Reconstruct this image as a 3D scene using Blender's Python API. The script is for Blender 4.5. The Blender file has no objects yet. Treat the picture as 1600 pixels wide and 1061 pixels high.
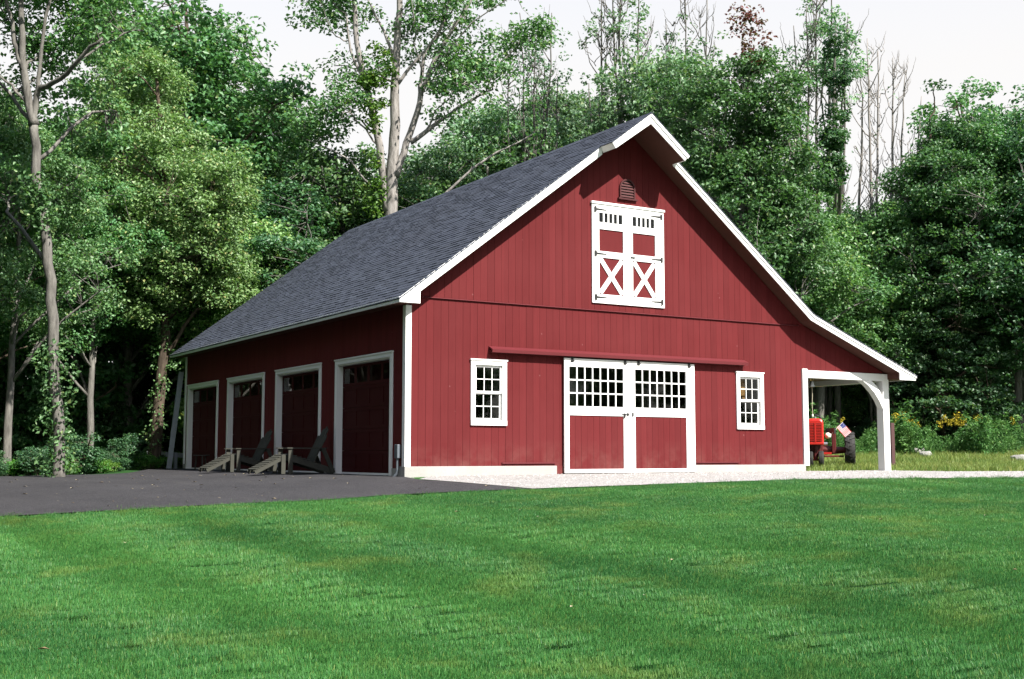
import bpy, bmesh, math, random
import numpy as np
from mathutils import Vector, Matrix

scn = bpy.context.scene
R = math.radians
# ------------------------------------------------------------------ camera
CAM = np.array([-10.5242, -21.1233, 0.4055]); YAW, PITCH, ROLL, FPX = 0.5505, 0.0963, -0.0007, 1875.1
cam = bpy.data.cameras.new('camera'); camo = bpy.data.objects.new('camera', cam)
scn.collection.objects.link(camo); scn.camera = camo
camo.location = CAM; camo.rotation_mode = 'XYZ'
camo.rotation_euler = (math.pi / 2 + PITCH, 0, -YAW)
cam.sensor_width = 36; cam.lens = FPX / 1600 * 36; cam.clip_start = 0.1; cam.clip_end = 3000
# ------------------------------------------------------------------ sky, sun, exposure
SUNV = Vector((0.25, -1.0, 1.08)).normalized()          # towards the sun
w = bpy.data.worlds.new('World'); scn.world = w; w.use_nodes = True
nt = w.node_tree; bg = nt.nodes['Background']
sky = nt.nodes.new('ShaderNodeTexSky'); sky.sky_type = 'NISHITA'; sky.sun_disc = False
sky.sun_elevation = math.asin(SUNV.z); sky.sun_rotation = math.atan2(SUNV.x, SUNV.y)
sky.air_density = 1.0; sky.dust_density = 0.5; sky.ozone_density = 1.0
veil = nt.nodes.new('ShaderNodeMix'); veil.data_type = 'RGBA'      # thin white cloud and haze, thinning towards the zenith
veil.inputs[7].default_value = (2.92, 2.80, 2.66, 1)
tcw = nt.nodes.new('ShaderNodeTexCoord'); sxw = nt.nodes.new('ShaderNodeSeparateXYZ'); mrw = nt.nodes.new('ShaderNodeMapRange')
nt.links.new(tcw.outputs['Generated'], sxw.inputs[0]); nt.links.new(sxw.outputs['Z'], mrw.inputs['Value'])
for k_, v_ in (('From Min', 0.30), ('From Max', 0.95), ('To Min', 0.92), ('To Max', 0.12)): mrw.inputs[k_].default_value = v_
nt.links.new(mrw.outputs['Result'], veil.inputs[0])
nt.links.new(sky.outputs[0], veil.inputs[6]); nt.links.new(veil.outputs[2], bg.inputs['Color'])
bg.inputs['Strength'].default_value = 0.14
sl = bpy.data.lights.new('sun', 'SUN'); so = bpy.data.objects.new('sun', sl); scn.collection.objects.link(so)
sl.energy = 5.0; sl.angle = R(0.5); sl.color = (1.0, 0.955, 0.88)
so.rotation_euler = SUNV.to_track_quat('Z', 'Y').to_euler()
scn.view_settings.view_transform = 'Standard'; scn.view_settings.look = 'None'
scn.view_settings.exposure = 1.3; scn.view_settings.gamma = 1.0; scn.view_settings.use_curve_mapping = False
scn.cycles.max_bounces = 5; scn.cycles.diffuse_bounces = 2; scn.cycles.glossy_bounces = 2
scn.cycles.caustics_reflective = False; scn.cycles.caustics_refractive = False; scn.cycles.use_adaptive_sampling = True; scn.cycles.adaptive_threshold = 0.02
scn.cycles.transmission_bounces = 4; scn.cycles.transparent_max_bounces = 8

# ------------------------------------------------------------------ helpers
COL = scn.collection
rng = np.random.default_rng(7); rnd = random.Random(11)
MATS = {}
_F = np.array([math.sin(YAW) * math.cos(PITCH), math.cos(YAW) * math.cos(PITCH), math.sin(PITCH)])
_R = np.array([math.cos(YAW), -math.sin(YAW), 0.0]); _U = np.cross(_R, _F)
def ray(u, v): return _F + (u - 800) / FPX * _R - (v - 530.5) / FPX * _U
def atD(u, v, D): return CAM + D * ray(u, v)              # a point at D metres depth along the view axis
def sp(t): return np.logaddexp(0, t)
def sstep(a, b, x):
    t = np.clip((x - a) / (b - a), 0, 1); return t * t * (3 - 2 * t)
def zg(x, y):
    """height of the ground: level round the barn, falling towards the lawn, rising to the wood"""
    x = np.asarray(x, float); y = np.asarray(y, float)
    D = np.minimum((x + 10.524) * 0.523 + (y + 21.123) * 0.852, 95)
    front = -0.0545 * 1.5 * (sp((22 - D) / 1.5) - sp((-3 - D) / 1.5))
    drive = -0.09 * sstep(0.3, 4.0, -x)
    rise = 0.062 * 1.5 * (sp((D - 36) / 1.5) - sp((D - 55) / 1.5)) * sstep(10.5, 15, x) + 0.012 * sp((D - 46) / 3) * 3
    und = 0.025 * np.sin(x * 0.55 + 0.7) * np.cos(y * 0.43) * sstep(21, 14, D) + 0.012 * np.sin(x * 1.3 + y * 0.9) * sstep(21, 15, D)
    return front + drive + rise + und
def hit(u, v):
    d = ray(u, v); lo = 2.0; t = 2.0
    while t < 120:
        p = CAM + t * d
        if p[2] < zg(p[0], p[1]): break
        lo = t; t += 0.25
    hi = t
    for _ in range(30):
        m = (lo + hi) / 2; p = CAM + m * d
        if p[2] < zg(p[0], p[1]): hi = m
        else: lo = m
    return CAM + hi * d

def mesh_np(name, V, T, n=3):
    V = np.ascontiguousarray(V, np.float32); T = np.ascontiguousarray(T, np.int32)
    me = bpy.data.meshes.new(name); me.vertices.add(len(V)); me.vertices.foreach_set('co', V.ravel())
    me.loops.add(T.size); me.loops.foreach_set('vertex_index', T.ravel())
    me.polygons.add(len(T)); me.polygons.foreach_set('loop_start', np.arange(len(T), dtype=np.int32) * n)
    me.update(calc_edges=True); me.validate(); return me
class MB:
    def __init__(s): s.v = []; s.f = []
    def add(s, vs, fs):
        b = len(s.v); s.v += [tuple(map(float, p)) for p in vs]; s.f += [tuple(i + b for i in f) for f in fs]; return s
    def box(s, x0, x1, y0, y1, z0, z1):
        return s.add([(x0,y0,z0),(x1,y0,z0),(x1,y1,z0),(x0,y1,z0),(x0,y0,z1),(x1,y0,z1),(x1,y1,z1),(x0,y1,z1)],
                     [(3,2,1,0),(4,5,6,7),(0,1,5,4),(1,2,6,5),(2,3,7,6),(3,0,4,7)])
    def prism(s, poly, a, b, axis='y'):
        """poly: 2-D outline; extruded from a to b along axis (y: poly is xz, x: poly is yz, z: poly is xy)"""
        n = len(poly)
        mk = {'y': lambda p, t: (p[0], t, p[1]), 'x': lambda p, t: (t, p[0], p[1]), 'z': lambda p, t: (p[0], p[1], t)}[axis]
        vs = [mk(p, a) for p in poly] + [mk(p, b) for p in poly]
        ar = sum(poly[i][0]*poly[(i+1)%n][1]-poly[(i+1)%n][0]*poly[i][1] for i in range(n))
        flip = (ar > 0) == (axis in ('x', 'z'))
        flip = flip if b > a else not flip
        fs = [tuple(range(n)), tuple(range(2*n-1, n-1, -1))] + [((i+1)%n, i, n+i, n+(i+1)%n) for i in range(n)]
        if flip: fs = [tuple(reversed(f)) for f in fs]
        return s.add(vs, fs)
    def bar(s, p, q, w, h, up=(0,0,1)):
        """rectangular bar from p to q; w across, h along up"""
        p, q = Vector(p), Vector(q); d = (q-p).normalized(); upv = Vector(up)
        sd = d.cross(upv)
        if sd.length < 1e-4: sd = d.cross(Vector((1,0,0)))
        sd.normalize(); u = sd.cross(d).normalized()
        vs = [e + sd*(a*w/2) + u*(b*h/2) for e in (p, q) for a, b in ((-1,-1),(1,-1),(1,1),(-1,1))]
        return s.add(vs, [(0,1,2,3),(7,6,5,4),(1,0,4,5),(2,1,5,6),(3,2,6,7),(0,3,7,4)])
    def tube(s, pts, rad, sides=6, cap=True):
        pts = [Vector(p) for p in pts]; n = len(pts)
        if not hasattr(rad, '__len__'): rad = [rad]*n
        vs = []; ref = Vector((0.31, 0.95, 0.05))
        for i, p in enumerate(pts):
            t = (pts[min(i+1,n-1)] - pts[max(i-1,0)]).normalized()
            a = t.cross(ref)
            if a.length < 1e-3: a = t.cross(Vector((1,0,0)))
            a.normalize(); b = t.cross(a); ref = b.cross(t) if False else ref
            for k in range(sides):
                th = 2*math.pi*k/sides; vs.append(p + (a*math.cos(th) + b*math.sin(th))*rad[i])
        fs = [(i*sides+k, (i+1)*sides+k, (i+1)*sides+(k+1)%sides, i*sides+(k+1)%sides) for i in range(n-1) for k in range(sides)]
        if cap: fs += [tuple(range(sides)), tuple(range((n-1)*sides+sides-1, (n-1)*sides-1, -1))]
        return s.add(vs, fs)
    def lathe(s, prof, c, axis='z', seg=20):
        """prof: (radius, height) pairs"""
        vs = []; n = len(prof)
        for r, h in prof:
            for k in range(seg):
                t = 2*math.pi*k/seg; a, b = r*math.cos(t), r*math.sin(t)
                vs.append({'z': (c[0]+a, c[1]+b, c[2]+h), 'x': (c[0]+h, c[1]+a, c[2]+b), 'y': (c[0]+a, c[1]+h, c[2]-b)}[axis])
        fs = [(i*seg+k, i*seg+(k+1)%seg, (i+1)*seg+(k+1)%seg, (i+1)*seg+k) for i in range(n-1) for k in range(seg)]
        return s.add(vs, fs)
    def build(s, name, mat, parent=None, smooth=False, bevel=0, **tags):
        me = bpy.data.meshes.new(name); me.from_pydata(s.v, [], s.f); me.update()
        if smooth:
            for p in me.polygons: p.use_smooth = True
        o = link(name, me, mat, parent, **tags)
        if bevel:
            m = o.modifiers.new('bevel', 'BEVEL'); m.width = bevel; m.segments = 2; m.limit_method = 'ANGLE'
        return o
def link(name, me, mat, parent=None, loc=None, **tags):
    o = bpy.data.objects.new(name, me); COL.objects.link(o)
    if mat and me is not None and len(me.materials) == 0: me.materials.append(MATS[mat] if isinstance(mat, str) else mat)
    if parent is not None: o.parent = parent
    if loc is not None: o.location = loc
    for k, v in tags.items():
        if v: o[k] = v
    return o
def thing(name, label, cat, loc=(0,0,0), rz=0, group=None, scale=1):
    o = link(name, None, None, None, loc, label=label, category=cat, group=group)
    o.rotation_euler = (0,0,rz); o.scale = (scale,)*3; o.empty_display_size = 0.2; return o
def dup(root, loc, rz, label, group=None, scale=None):
    r = root.copy(); COL.objects.link(r); r.location = loc; r.rotation_euler = (0,0,rz)
    if scale is not None: r.scale = scale if hasattr(scale, '__len__') else (scale,)*3
    r['label'] = label
    if group: r['group'] = group
    for ch in root.children:
        c = ch.copy(); COL.objects.link(c); c.parent = r
        for g in ch.children:
            d = g.copy(); COL.objects.link(d); d.parent = c
    return r

# ------------------------------------------------------------------ materials
class NT:
    def __init__(s, name):
        s.m = bpy.data.materials.new(name); s.m.use_nodes = True; s.t = s.m.node_tree
        s.b = s.t.nodes['Principled BSDF']; s.out = s.t.nodes['Material Output']; MATS[name] = s.m
    def n(s, typ, **kw):
        x = s.t.nodes.new(typ)
        for k, v in kw.items():
            if k in x.inputs: x.inputs[k].default_value = v
            else: setattr(x, k, v)
        return x
    def l(s, a, b): s.t.links.new(a, b)
    def pos(s): return s.n('ShaderNodeNewGeometry').outputs['Position']
    def noise(s, vec, scale, detail=4, rough=0.6, stretch=None):
        if stretch:
            mp = s.n('ShaderNodeMapping'); mp.inputs['Scale'].default_value = stretch; s.l(vec, mp.inputs['Vector']); vec = mp.outputs[0]
        t = s.n('ShaderNodeTexNoise'); t.inputs['Scale'].default_value = scale; t.inputs['Detail'].default_value = detail
        t.inputs['Roughness'].default_value = rough; s.l(vec, t.inputs['Vector']); return t.outputs['Fac']
    def ramp(s, fac, stops):
        r = s.n('ShaderNodeValToRGB'); e = r.color_ramp.elements
        while len(e) < len(stops): e.new(0.5)
        for i, (p, c) in enumerate(stops):
            e[i].position = p; e[i].color = (c if hasattr(c, '__len__') else (c,)*3) [:3] + (1,) if hasattr(c, '__len__') else (c, c, c, 1)
        s.l(fac, r.inputs['Fac']); return r.outputs['Color']
    def mix(s, fac, a, b, mode='MIX'):
        m = s.n('ShaderNodeMix', data_type='RGBA', blend_type=mode)
        for i, v in ((0, fac), (6, a), (7, b)):
            if hasattr(v, 'links') or isinstance(v, bpy.types.NodeSocket): s.l(v, m.inputs[i])
            else: m.inputs[i].default_value = v if i == 0 else tuple(v)[:3] + (1,)
        return m.outputs[2]
    def math(s, op, a, b=0.0):
        m = s.n('ShaderNodeMath', operation=op)
        for i, v in ((0, a), (1, b)):
            if isinstance(v, bpy.types.NodeSocket): s.l(v, m.inputs[i])
            else: m.inputs[i].default_value = v
        return m.outputs[0]
    def bump(s, h, strength=0.3, dist=0.01):
        b = s.n('ShaderNodeBump'); b.inputs['Strength'].default_value = strength; b.inputs['Distance'].default_value = dist
        s.l(h, b.inputs['Height']); s.l(b.outputs[0], s.b.inputs['Normal'])
    def base(s, c):
        if isinstance(c, bpy.types.NodeSocket): s.l(c, s.b.inputs['Base Color'])
        else: s.b.inputs['Base Color'].default_value = tuple(c)[:3] + (1,)
    def set(s, rough=0.5, spec=0.5, metal=0.0):
        s.b.inputs['Roughness'].default_value = rough; s.b.inputs['Specular IOR Level'].default_value = spec; s.b.inputs['Metallic'].default_value = metal
        return s

def painted(name, col, var=0.12, rough=0.55, spec=0.35, specks=None, grain='z'):
    m = NT(name); p = m.pos(); oi = m.n('ShaderNodeObjectInfo').outputs['Random']
    st = {'z': (6, 6, 0.5), 'x': (0.5, 6, 6), 'n': (2, 2, 2)}[grain]
    g = m.noise(p, 3.0, 5, 0.65, st); big = m.noise(p, 0.6, 3)
    dark = tuple(c*(1-var) for c in col); lite = tuple(min(1, c*(1+var)) for c in col)
    c1 = m.mix(g, dark, lite)
    v = m.math('MULTIPLY_ADD', oi, 0.18*min(1, var*6)); v.node.inputs[2].default_value = 1-0.09*min(1, var*6)
    c2 = m.mix(1.0, c1, m.n('ShaderNodeCombineColor').outputs[0], 'MULTIPLY')
    cc = [n for n in m.t.nodes if n.bl_idname == 'ShaderNodeCombineColor'][0]
    for i in range(3): m.l(v, cc.inputs[i])
    c3 = m.mix(m.ramp(big, [(0.35, 0.0), (0.75, 0.35*min(1, var*5))]), c2, tuple(min(1, c*1.25+0.01) for c in col))
    if specks:
        vo = m.n('ShaderNodeTexVoronoi'); vo.inputs['Scale'].default_value = 2.2; m.l(p, vo.inputs['Vector'])
        c3 = m.mix(m.ramp(vo.outputs['Distance'], [(0.02, 0.55), (0.05, 0.0)]), c3, specks)
    if specks:   # dusty splash marks low on the wall
        sz = m.n('ShaderNodeSeparateXYZ'); m.l(p, sz.inputs[0]); lowz = m.ramp(sz.outputs['Z'], [(0.1, 1.0), (0.75, 0.0)]); sn = m.noise(p, 2.5, 6, 0.7)
        c3 = m.mix(m.math('MULTIPLY', lowz, m.ramp(sn, [(0.42, 0.0), (0.72, 0.4)])), c3, (0.20, 0.10, 0.085))
    m.base(c3); m.set(rough, spec); m.bump(g, 0.25, 0.004); return m
painted('red_paint', (0.098, 0.0138, 0.0152), 0.18, 0.7, 0.08, specks=(0.22, 0.09, 0.09))
painted('red_trim', (0.105, 0.0145, 0.018), 0.1, 0.5, 0.35, grain='x')
painted('dark_red', (0.05, 0.008, 0.009), 0.1, 0.6, 0.3)
painted('white_paint', (0.76, 0.755, 0.74), 0.06, 0.5, 0.4)
painted('soffit', (0.075, 0.030, 0.022), 0.2, 0.7, 0.2, grain='x')
painted('porch_ceiling', (0.15, 0.12, 0.085), 0.2, 0.7, 0.2, grain='x')
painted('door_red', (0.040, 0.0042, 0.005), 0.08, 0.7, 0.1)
painted('inside', (0.035, 0.028, 0.02), 0.3, 0.8, 0.2)
painted('plywood', (0.42, 0.20, 0.08), 0.2, 0.6, 0.3)
painted('weathered', (0.045, 0.045, 0.037), 0.35, 0.8, 0.2, grain='n')
painted('grey_rail', (0.24, 0.26, 0.285), 0.3, 0.8, 0.2, grain='n')
painted('tractor_red', (0.42, 0.016, 0.010), 0.06, 0.32, 0.5, grain='n')
painted('tractor_dark', (0.08, 0.009, 0.008), 0.3, 0.5, 0.4, grain='n')
painted('brown_post', (0.07, 0.035, 0.035), 0.3, 0.8, 0.2)
m = NT('black_iron'); m.base((0.015, 0.015, 0.015)); m.set(0.55, 0.4)
m = NT('rubber'); p = m.pos(); m.base(m.mix(m.noise(p, 9), (0.012,)*3, (0.04, 0.038, 0.035))); m.set(0.75, 0.3)
m = NT('steel'); m.base((0.42, 0.44, 0.46)); m.set(0.35, 0.5, 0.8)
m = NT('brass'); m.base((0.75, 0.5, 0.18)); m.set(0.3, 0.5, 0.9)
m = NT('grey_plastic'); m.base((0.10, 0.115, 0.135)); m.set(0.5, 0.4)
m = NT('rope'); m.base((0.42, 0.38, 0.28)); m.set(0.9, 0.1)
m = NT('lamp_glass'); m.base((0.75, 0.72, 0.62)); m.set(0.2, 0.5)
# glass: thin pane, see-through with a Fresnel reflection
m = NT('glass'); tr = m.n('ShaderNodeBsdfTransparent'); tr.inputs[0].default_value = (0.72, 0.76, 0.74, 1)
gl = m.n('ShaderNodeBsdfGlossy'); gl.inputs['Roughness'].default_value = 0.02; ge = m.n('ShaderNodeNewGeometry'); dt = m.n('ShaderNodeVectorMath', operation='DOT_PRODUCT'); m.l(ge.outputs['Normal'], dt.inputs[0]); m.l(ge.outputs['Incoming'], dt.inputs[1])
fr = m.math('ADD', m.math('MULTIPLY', m.math('POWER', m.math('SUBTRACT', 1.0, m.math('ABSOLUTE', dt.outputs['Value'])), 5.0), 0.96), 0.035)   # Schlick reflectance
mx = m.n('ShaderNodeMixShader'); m.l(fr, mx.inputs[0]); m.l(tr.outputs[0], mx.inputs[1]); m.l(gl.outputs[0], mx.inputs[2]); m.l(mx.outputs[0], m.out.inputs['Surface'])
# shingles
m = NT('shingle'); ge = m.n('ShaderNodeNewGeometry'); oi = m.n('ShaderNodeObjectInfo')
rv = m.math('FRACT', m.math('ADD', ge.outputs['Random Per Island'], m.math('MULTIPLY', oi.outputs['Random'], 7.31)))
c = m.ramp(rv, [(0.0, (0.022, 0.027, 0.041)), (0.45, (0.028, 0.034, 0.053)), (0.8, (0.035, 0.042, 0.063)), (1.0, (0.047, 0.056, 0.080))])
gr = m.noise(ge.outputs['Position'], 160, 2, 0.7); c = m.mix(m.ramp(gr, [(0.35, 0.0), (0.75, 0.55)]), c, (0.075, 0.083, 0.102))
bigc = m.noise(ge.outputs['Position'], 0.5, 3); c = m.mix(m.ramp(bigc, [(0.4, 0.0), (0.7, 0.3)]), c, (0.028, 0.031, 0.04))
m.base(c); m.set(0.85, 0.25); m.bump(gr, 0.5, 0.004)
# concrete
m = NT('concrete'); p = m.pos(); n1 = m.noise(p, 1.6, 6, 0.7); n2 = m.noise(p, 30, 3)
c = m.mix(n1, (0.25, 0.243, 0.23), (0.38, 0.372, 0.355)); c = m.mix(m.ramp(n2, [(0.5, 0.0), (0.8, 0.35)]), c, (0.22, 0.20, 0.17)); m.base(c); m.set(0.85, 0.2); m.bump(n2, 0.4, 0.01)
# asphalt
m = NT('asphalt'); p = m.pos(); n1 = m.noise(p, 0.45, 6, 0.65); n2 = m.noise(p, 28, 4, 0.75); n3 = m.noise(p, 1.6, 5, 0.65, (1.0, 0.22, 1)); n4 = m.noise(p, 7, 5, 0.7)
c = m.mix(m.ramp(n1, [(0.3, 0.0), (0.7, 1.0)]), (0.0135, 0.0125, 0.0150), (0.034, 0.032, 0.035)); c = m.mix(m.ramp(n4, [(0.42, 0.0), (0.7, 0.5)]), c, (0.044, 0.042, 0.045))
c = m.mix(m.ramp(n2, [(0.5, 0.0), (0.78, 0.75)]), c, (0.085, 0.082, 0.085)); c = m.mix(m.ramp(n3, [(0.52, 0.0), (0.66, 0.45)]), c, (0.046, 0.043, 0.044))
m.base(c); m.set(0.85, 0.3); m.bump(n2, 0.9, 0.02)
# gravel
m = NT('gravel'); p = m.pos(); vo = m.n('ShaderNodeTexVoronoi'); vo.inputs['Scale'].default_value = 45; m.l(p, vo.inputs['Vector'])
n1 = m.noise(p, 1.2, 5); sv = m.n('ShaderNodeSeparateColor'); m.l(vo.outputs['Color'], sv.inputs[0])
c = m.ramp(sv.outputs[0], [(0.0, (0.18, 0.168, 0.16)), (0.5, (0.31, 0.295, 0.288)), (1.0, (0.46, 0.445, 0.438))]); c = m.mix(m.ramp(n1, [(0.4, 0.0), (0.75, 0.45)]), c, (0.25, 0.23, 0.20))
m.base(c); m.set(0.9, 0.2); m.bump(m.math('SUBTRACT', 1.0, vo.outputs['Distance']), 0.9, 0.02)
m = NT('pebble'); oi = m.n('ShaderNodeNewGeometry'); m.base(m.ramp(oi.outputs['Random Per Island'], [(0, (0.18, 0.17, 0.16)), (1, (0.46, 0.445, 0.43))])); m.set(0.85, 0.3)
# soil below the grass
m = NT('soil'); p = m.pos(); n1 = m.noise(p, 0.35, 5); n2 = m.noise(p, 12, 4)
c = m.mix(n1, (0.014, 0.055, 0.015), (0.026, 0.075, 0.018)); c = m.mix(m.ramp(n2, [(0.5, 0), (0.8, 0.5)]), c, (0.03, 0.03, 0.016)); m.base(c); m.set(0.95, 0.1); m.bump(n2, 0.6, 0.03)
def grassmat(name, dark, lite, dry, dryamt=0.5, big=0.35):
    m = NT(name); ge = m.n('ShaderNodeNewGeometry'); p = ge.outputs['Position']; oi = m.n('ShaderNodeObjectInfo').outputs['Random']
    rv = m.math('FRACT', m.math('ADD', ge.outputs['Random Per Island'], oi))
    n1 = m.noise(p, big, 4, 0.6); n2 = m.noise(p, 1.1, 5, 0.65)
    c = m.mix(m.ramp(n1, [(0.3, 0.0), (0.7, 1.0)]), dark, lite)
    c = m.mix(m.ramp(n2, [(0.52, 0.0), (0.72, dryamt)]), c, dry)
    c = m.mix(m.ramp(rv, [(0.0, 0.0), (0.9, 0.12), (0.96, 0.5), (1.0, 0.7)]), c, tuple(min(1, d*1.15) for d in dry))
    c = m.mix(m.ramp(rv, [(0.0, 0.6), (0.3, 0.0)]), c, tuple(d*0.55 for d in dark))
    m.base(c); m.set(0.5, 0.35)
    ts = m.n('ShaderNodeBsdfTranslucent'); m.l(c, ts.inputs[0]); mx = m.n('ShaderNodeMixShader'); mx.inputs[0].default_value = 0.42
    m.l(m.b.outputs[0], mx.inputs[1]); m.l(ts.outputs[0], mx.inputs[2]); m.l(mx.outputs[0], m.out.inputs['Surface'])
grassmat('lawn_blade', (0.024, 0.140, 0.038), (0.074, 0.256, 0.058), (0.215, 0.270, 0.060), 0.55)
grassmat('meadow_blade', (0.11, 0.215, 0.04), (0.23, 0.30, 0.065), (0.36, 0.30, 0.10), 0.6)
grassmat('weed_blade', (0.045, 0.160, 0.040), (0.110, 0.260, 0.060), (0.19, 0.29, 0.065), 0.35, 0.6)
def leafmat(name, dark, lite, odd, oddamt=0.06, trans=0.32, rough=0.42, spec=0.38):
    m = NT(name); ge = m.n('ShaderNodeNewGeometry'); p = ge.outputs['Position']; oi = m.n('ShaderNodeObjectInfo').outputs['Random']
    rv = ge.outputs['Random Per Island']
    c = m.mix(rv, dark, lite)
    c = m.mix(m.ramp(rv, [(1-oddamt-0.02, 0.0), (1-oddamt, 0.8)]), c, odd)
    n1 = m.noise(p, 0.45, 3); c = m.mix(m.ramp(n1, [(0.4, 0.0), (0.7, 0.5)]), c, lite)
    hsn = m.n('ShaderNodeHueSaturation'); m.l(c, hsn.inputs['Color'])
    v = m.math('MULTIPLY_ADD', oi, 0.55); v.node.inputs[2].default_value = 0.75; m.l(v, hsn.inputs['Value'])
    hh = m.math('MULTIPLY_ADD', m.math('FRACT', m.math('MULTIPLY', oi, 13.7)), 0.035); hh.node.inputs[2].default_value = 0.487; m.l(hh, hsn.inputs['Hue'])
    c = hsn.outputs[0]; m.base(c); m.set(rough, spec)
    ts = m.n('ShaderNodeBsdfTranslucent'); m.l(m.mix(1.0, c, (1.15, 1.35, 0.65), 'MULTIPLY'), ts.inputs[0]); mx = m.n('ShaderNodeMixShader'); mx.inputs[0].default_value = trans
    m.l(m.b.outputs[0], mx.inputs[1]); m.l(ts.outputs[0], mx.inputs[2]); m.l(mx.outputs[0], m.out.inputs['Surface'])
leafmat('leaf_dark', (0.030, 0.088, 0.040), (0.072, 0.150, 0.062), (0.12, 0.18, 0.066), 0.05)
leafmat('leaf_mid', (0.056, 0.142, 0.054), (0.130, 0.245, 0.094), (0.23, 0.29, 0.10), 0.05)
leafmat('leaf_bright', (0.125, 0.255, 0.088), (0.268, 0.415, 0.165), (0.42, 0.40, 0.16), 0.05)
leafmat('leaf_lime', (0.050, 0.147, 0.024), (0.112, 0.238, 0.039), (0.210, 0.266, 0.060))
leafmat('leaf_rust', (0.07, 0.030, 0.026), (0.16, 0.040, 0.042), (0.05, 0.12, 0.04), 0.3)
leafmat('leaf_grey', (0.090, 0.185, 0.100), (0.170, 0.275, 0.150), (0.23, 0.28, 0.12), 0.05)
m = NT('flower_yellow'); m.base((0.42, 0.34, 0.03)); m.set(0.7, 0.2)
m = NT('litter'); ge = m.n('ShaderNodeNewGeometry'); m.base(m.ramp(ge.outputs['Random Per Island'], [(0, (0.36, 0.32, 0.25)), (0.6, (0.28, 0.23, 0.14)), (1, (0.14, 0.09, 0.05))])); m.set(0.7, 0.2)
def bark(name, a, b, sc=6):
    m = NT(name); tc = m.pos(); n1 = m.noise(tc, sc, 6, 0.7, (1.6, 1.6, 0.35)); n2 = m.noise(tc, 1.1, 3)
    c = m.mix(m.ramp(n1, [(0.32, 0.0), (0.68, 1.0)]), a, b); c = m.mix(m.ramp(n2, [(0.45, 0.0), (0.7, 0.5)]), c, tuple(x*0.55 for x in b)); m.base(c); m.set(0.9, 0.15); m.bump(n1, 0.8, 0.03)
bark('bark_pale', (0.11, 0.10, 0.092), (0.36, 0.335, 0.315)); bark('bark_brown', (0.035, 0.027, 0.02), (0.13, 0.10, 0.075)); bark('bark_grey', (0.065, 0.06, 0.055), (0.21, 0.20, 0.18))
m = NT('stone'); p = m.pos(); m.base(m.mix(m.noise(p, 5), (0.16, 0.155, 0.145), (0.34, 0.33, 0.31))); m.set(0.9, 0.2)
# flag print: thirteen stripes and a blue canton (object coordinates: x 0..1 along the fly, z 0..1 up)
m = NT('flag_print'); tc = m.n('ShaderNodeTexCoord'); sx = m.n('ShaderNodeSeparateXYZ'); m.l(tc.outputs['Generated'], sx.inputs[0])
st = m.math('GREATER_THAN', m.math('FRACT', m.math('MULTIPLY', sx.outputs['Z'], 6.5)), 0.5)
c = m.mix(st, (0.55, 0.03, 0.04), (0.8, 0.8, 0.8))
inb = m.math('MULTIPLY', m.math('LESS_THAN', sx.outputs['X'], 0.4), m.math('GREATER_THAN', sx.outputs['Z'], 0.46))
vo = m.n('ShaderNodeTexVoronoi'); vo.inputs['Scale'].default_value = 14; m.l(tc.outputs['Generated'], vo.inputs['Vector'])
c = m.mix(inb, c, m.mix(m.ramp(vo.outputs['Distance'], [(0.22, 1.0), (0.3, 0.0)]), (0.03, 0.05, 0.22), (0.8, 0.8, 0.8))); m.base(c); m.set(0.8, 0.1)

# ================================================================== THE SETTING: ground, asphalt, gravel
def loft(name, A, B, mat, dz, n=90, rows=26):
    def res(P, n):
        P = np.array(P, float)[:, :2]; d = np.r_[0, np.cumsum(np.linalg.norm(np.diff(P, axis=0), axis=1))]
        t = np.linspace(0, d[-1], n); return np.c_[np.interp(t, d, P[:, 0]), np.interp(t, d, P[:, 1])]
    A, B = res(A, n), res(B, n); V = []
    for j in range(rows):
        t = j / (rows-1); Q = A*(1-t) + B*t; V.append(np.c_[Q, zg(Q[:, 0], Q[:, 1]) + dz])
    V = np.concatenate(V); i, j = np.meshgrid(np.arange(n-1), np.arange(rows-1)); k = (j*n+i).ravel()
    o = link(name, mesh_np(name, V, np.c_[k, k+1, k+n+1, k+n], 4), mat, kind='structure')
    for p_ in o.data.polygons: p_.use_smooth = True
    return o, np.concatenate([A, B[::-1]])
def axis_pts(a, b, step): 
    c = np.arange(a, b + 1e-6, step)
    return np.r_[a-560, a-300, a-150, a-70, a-30, a-12, c, b+12, b+30, b+70, b+150, b+300, b+560]
gx, gy = axis_pts(-26, 46, 0.5), axis_pts(-26, 46, 0.5); X, Y = np.meshgrid(gx, gy)
n = len(gx); i, j = np.meshgrid(np.arange(n-1), np.arange(len(gy)-1)); k = (j*n+i).ravel()
ground = link('ground', mesh_np('ground', np.c_[X.ravel(), Y.ravel(), zg(X, Y).ravel() - 0.03], np.c_[k, k+1, k+n+1, k+n], 4), 'soil', kind='structure')
for p_ in ground.data.polygons: p_.use_smooth = True
near_as = [hit(u, v) for u, v in ((-330, 829), (-150, 818), (0, 808.5), (200, 798), (400, 787), (600, 775.5), (750, 768.5), (832, 765.5))]
far_as = [hit(-330, 756), hit(-150, 750), hit(0, 745.5), hit(110, 743), hit(200, 740), (-1.2, 14.2, 0), (-0.0, 14.75, 0), (0.0, 7, 0), (0.0, 0, 0), hit(655, 751), hit(700, 754), hit(760, 758.5), hit(825, 763.5)]
asph, POLY_A = loft('asphalt_drive', near_as, far_as, 'asphalt', 0.018)
near_gr = [hit(832, 765.5), hit(900, 763), hit(1000, 759.5), hit(1120, 755), hit(1250, 750.8), hit(1420, 749.2), hit(1600, 748), hit(1850, 747)]
far_gr = [hit(655, 750.5), (0.6, -0.02, 0), (3.6, 0.06, 0), (7.3, 0.06, 0), (10.8, 0.3, 0), (13.9, 0.5, 0), hit(1480, 738), hit(1600, 737.6), hit(1850, 737.4)]
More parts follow.
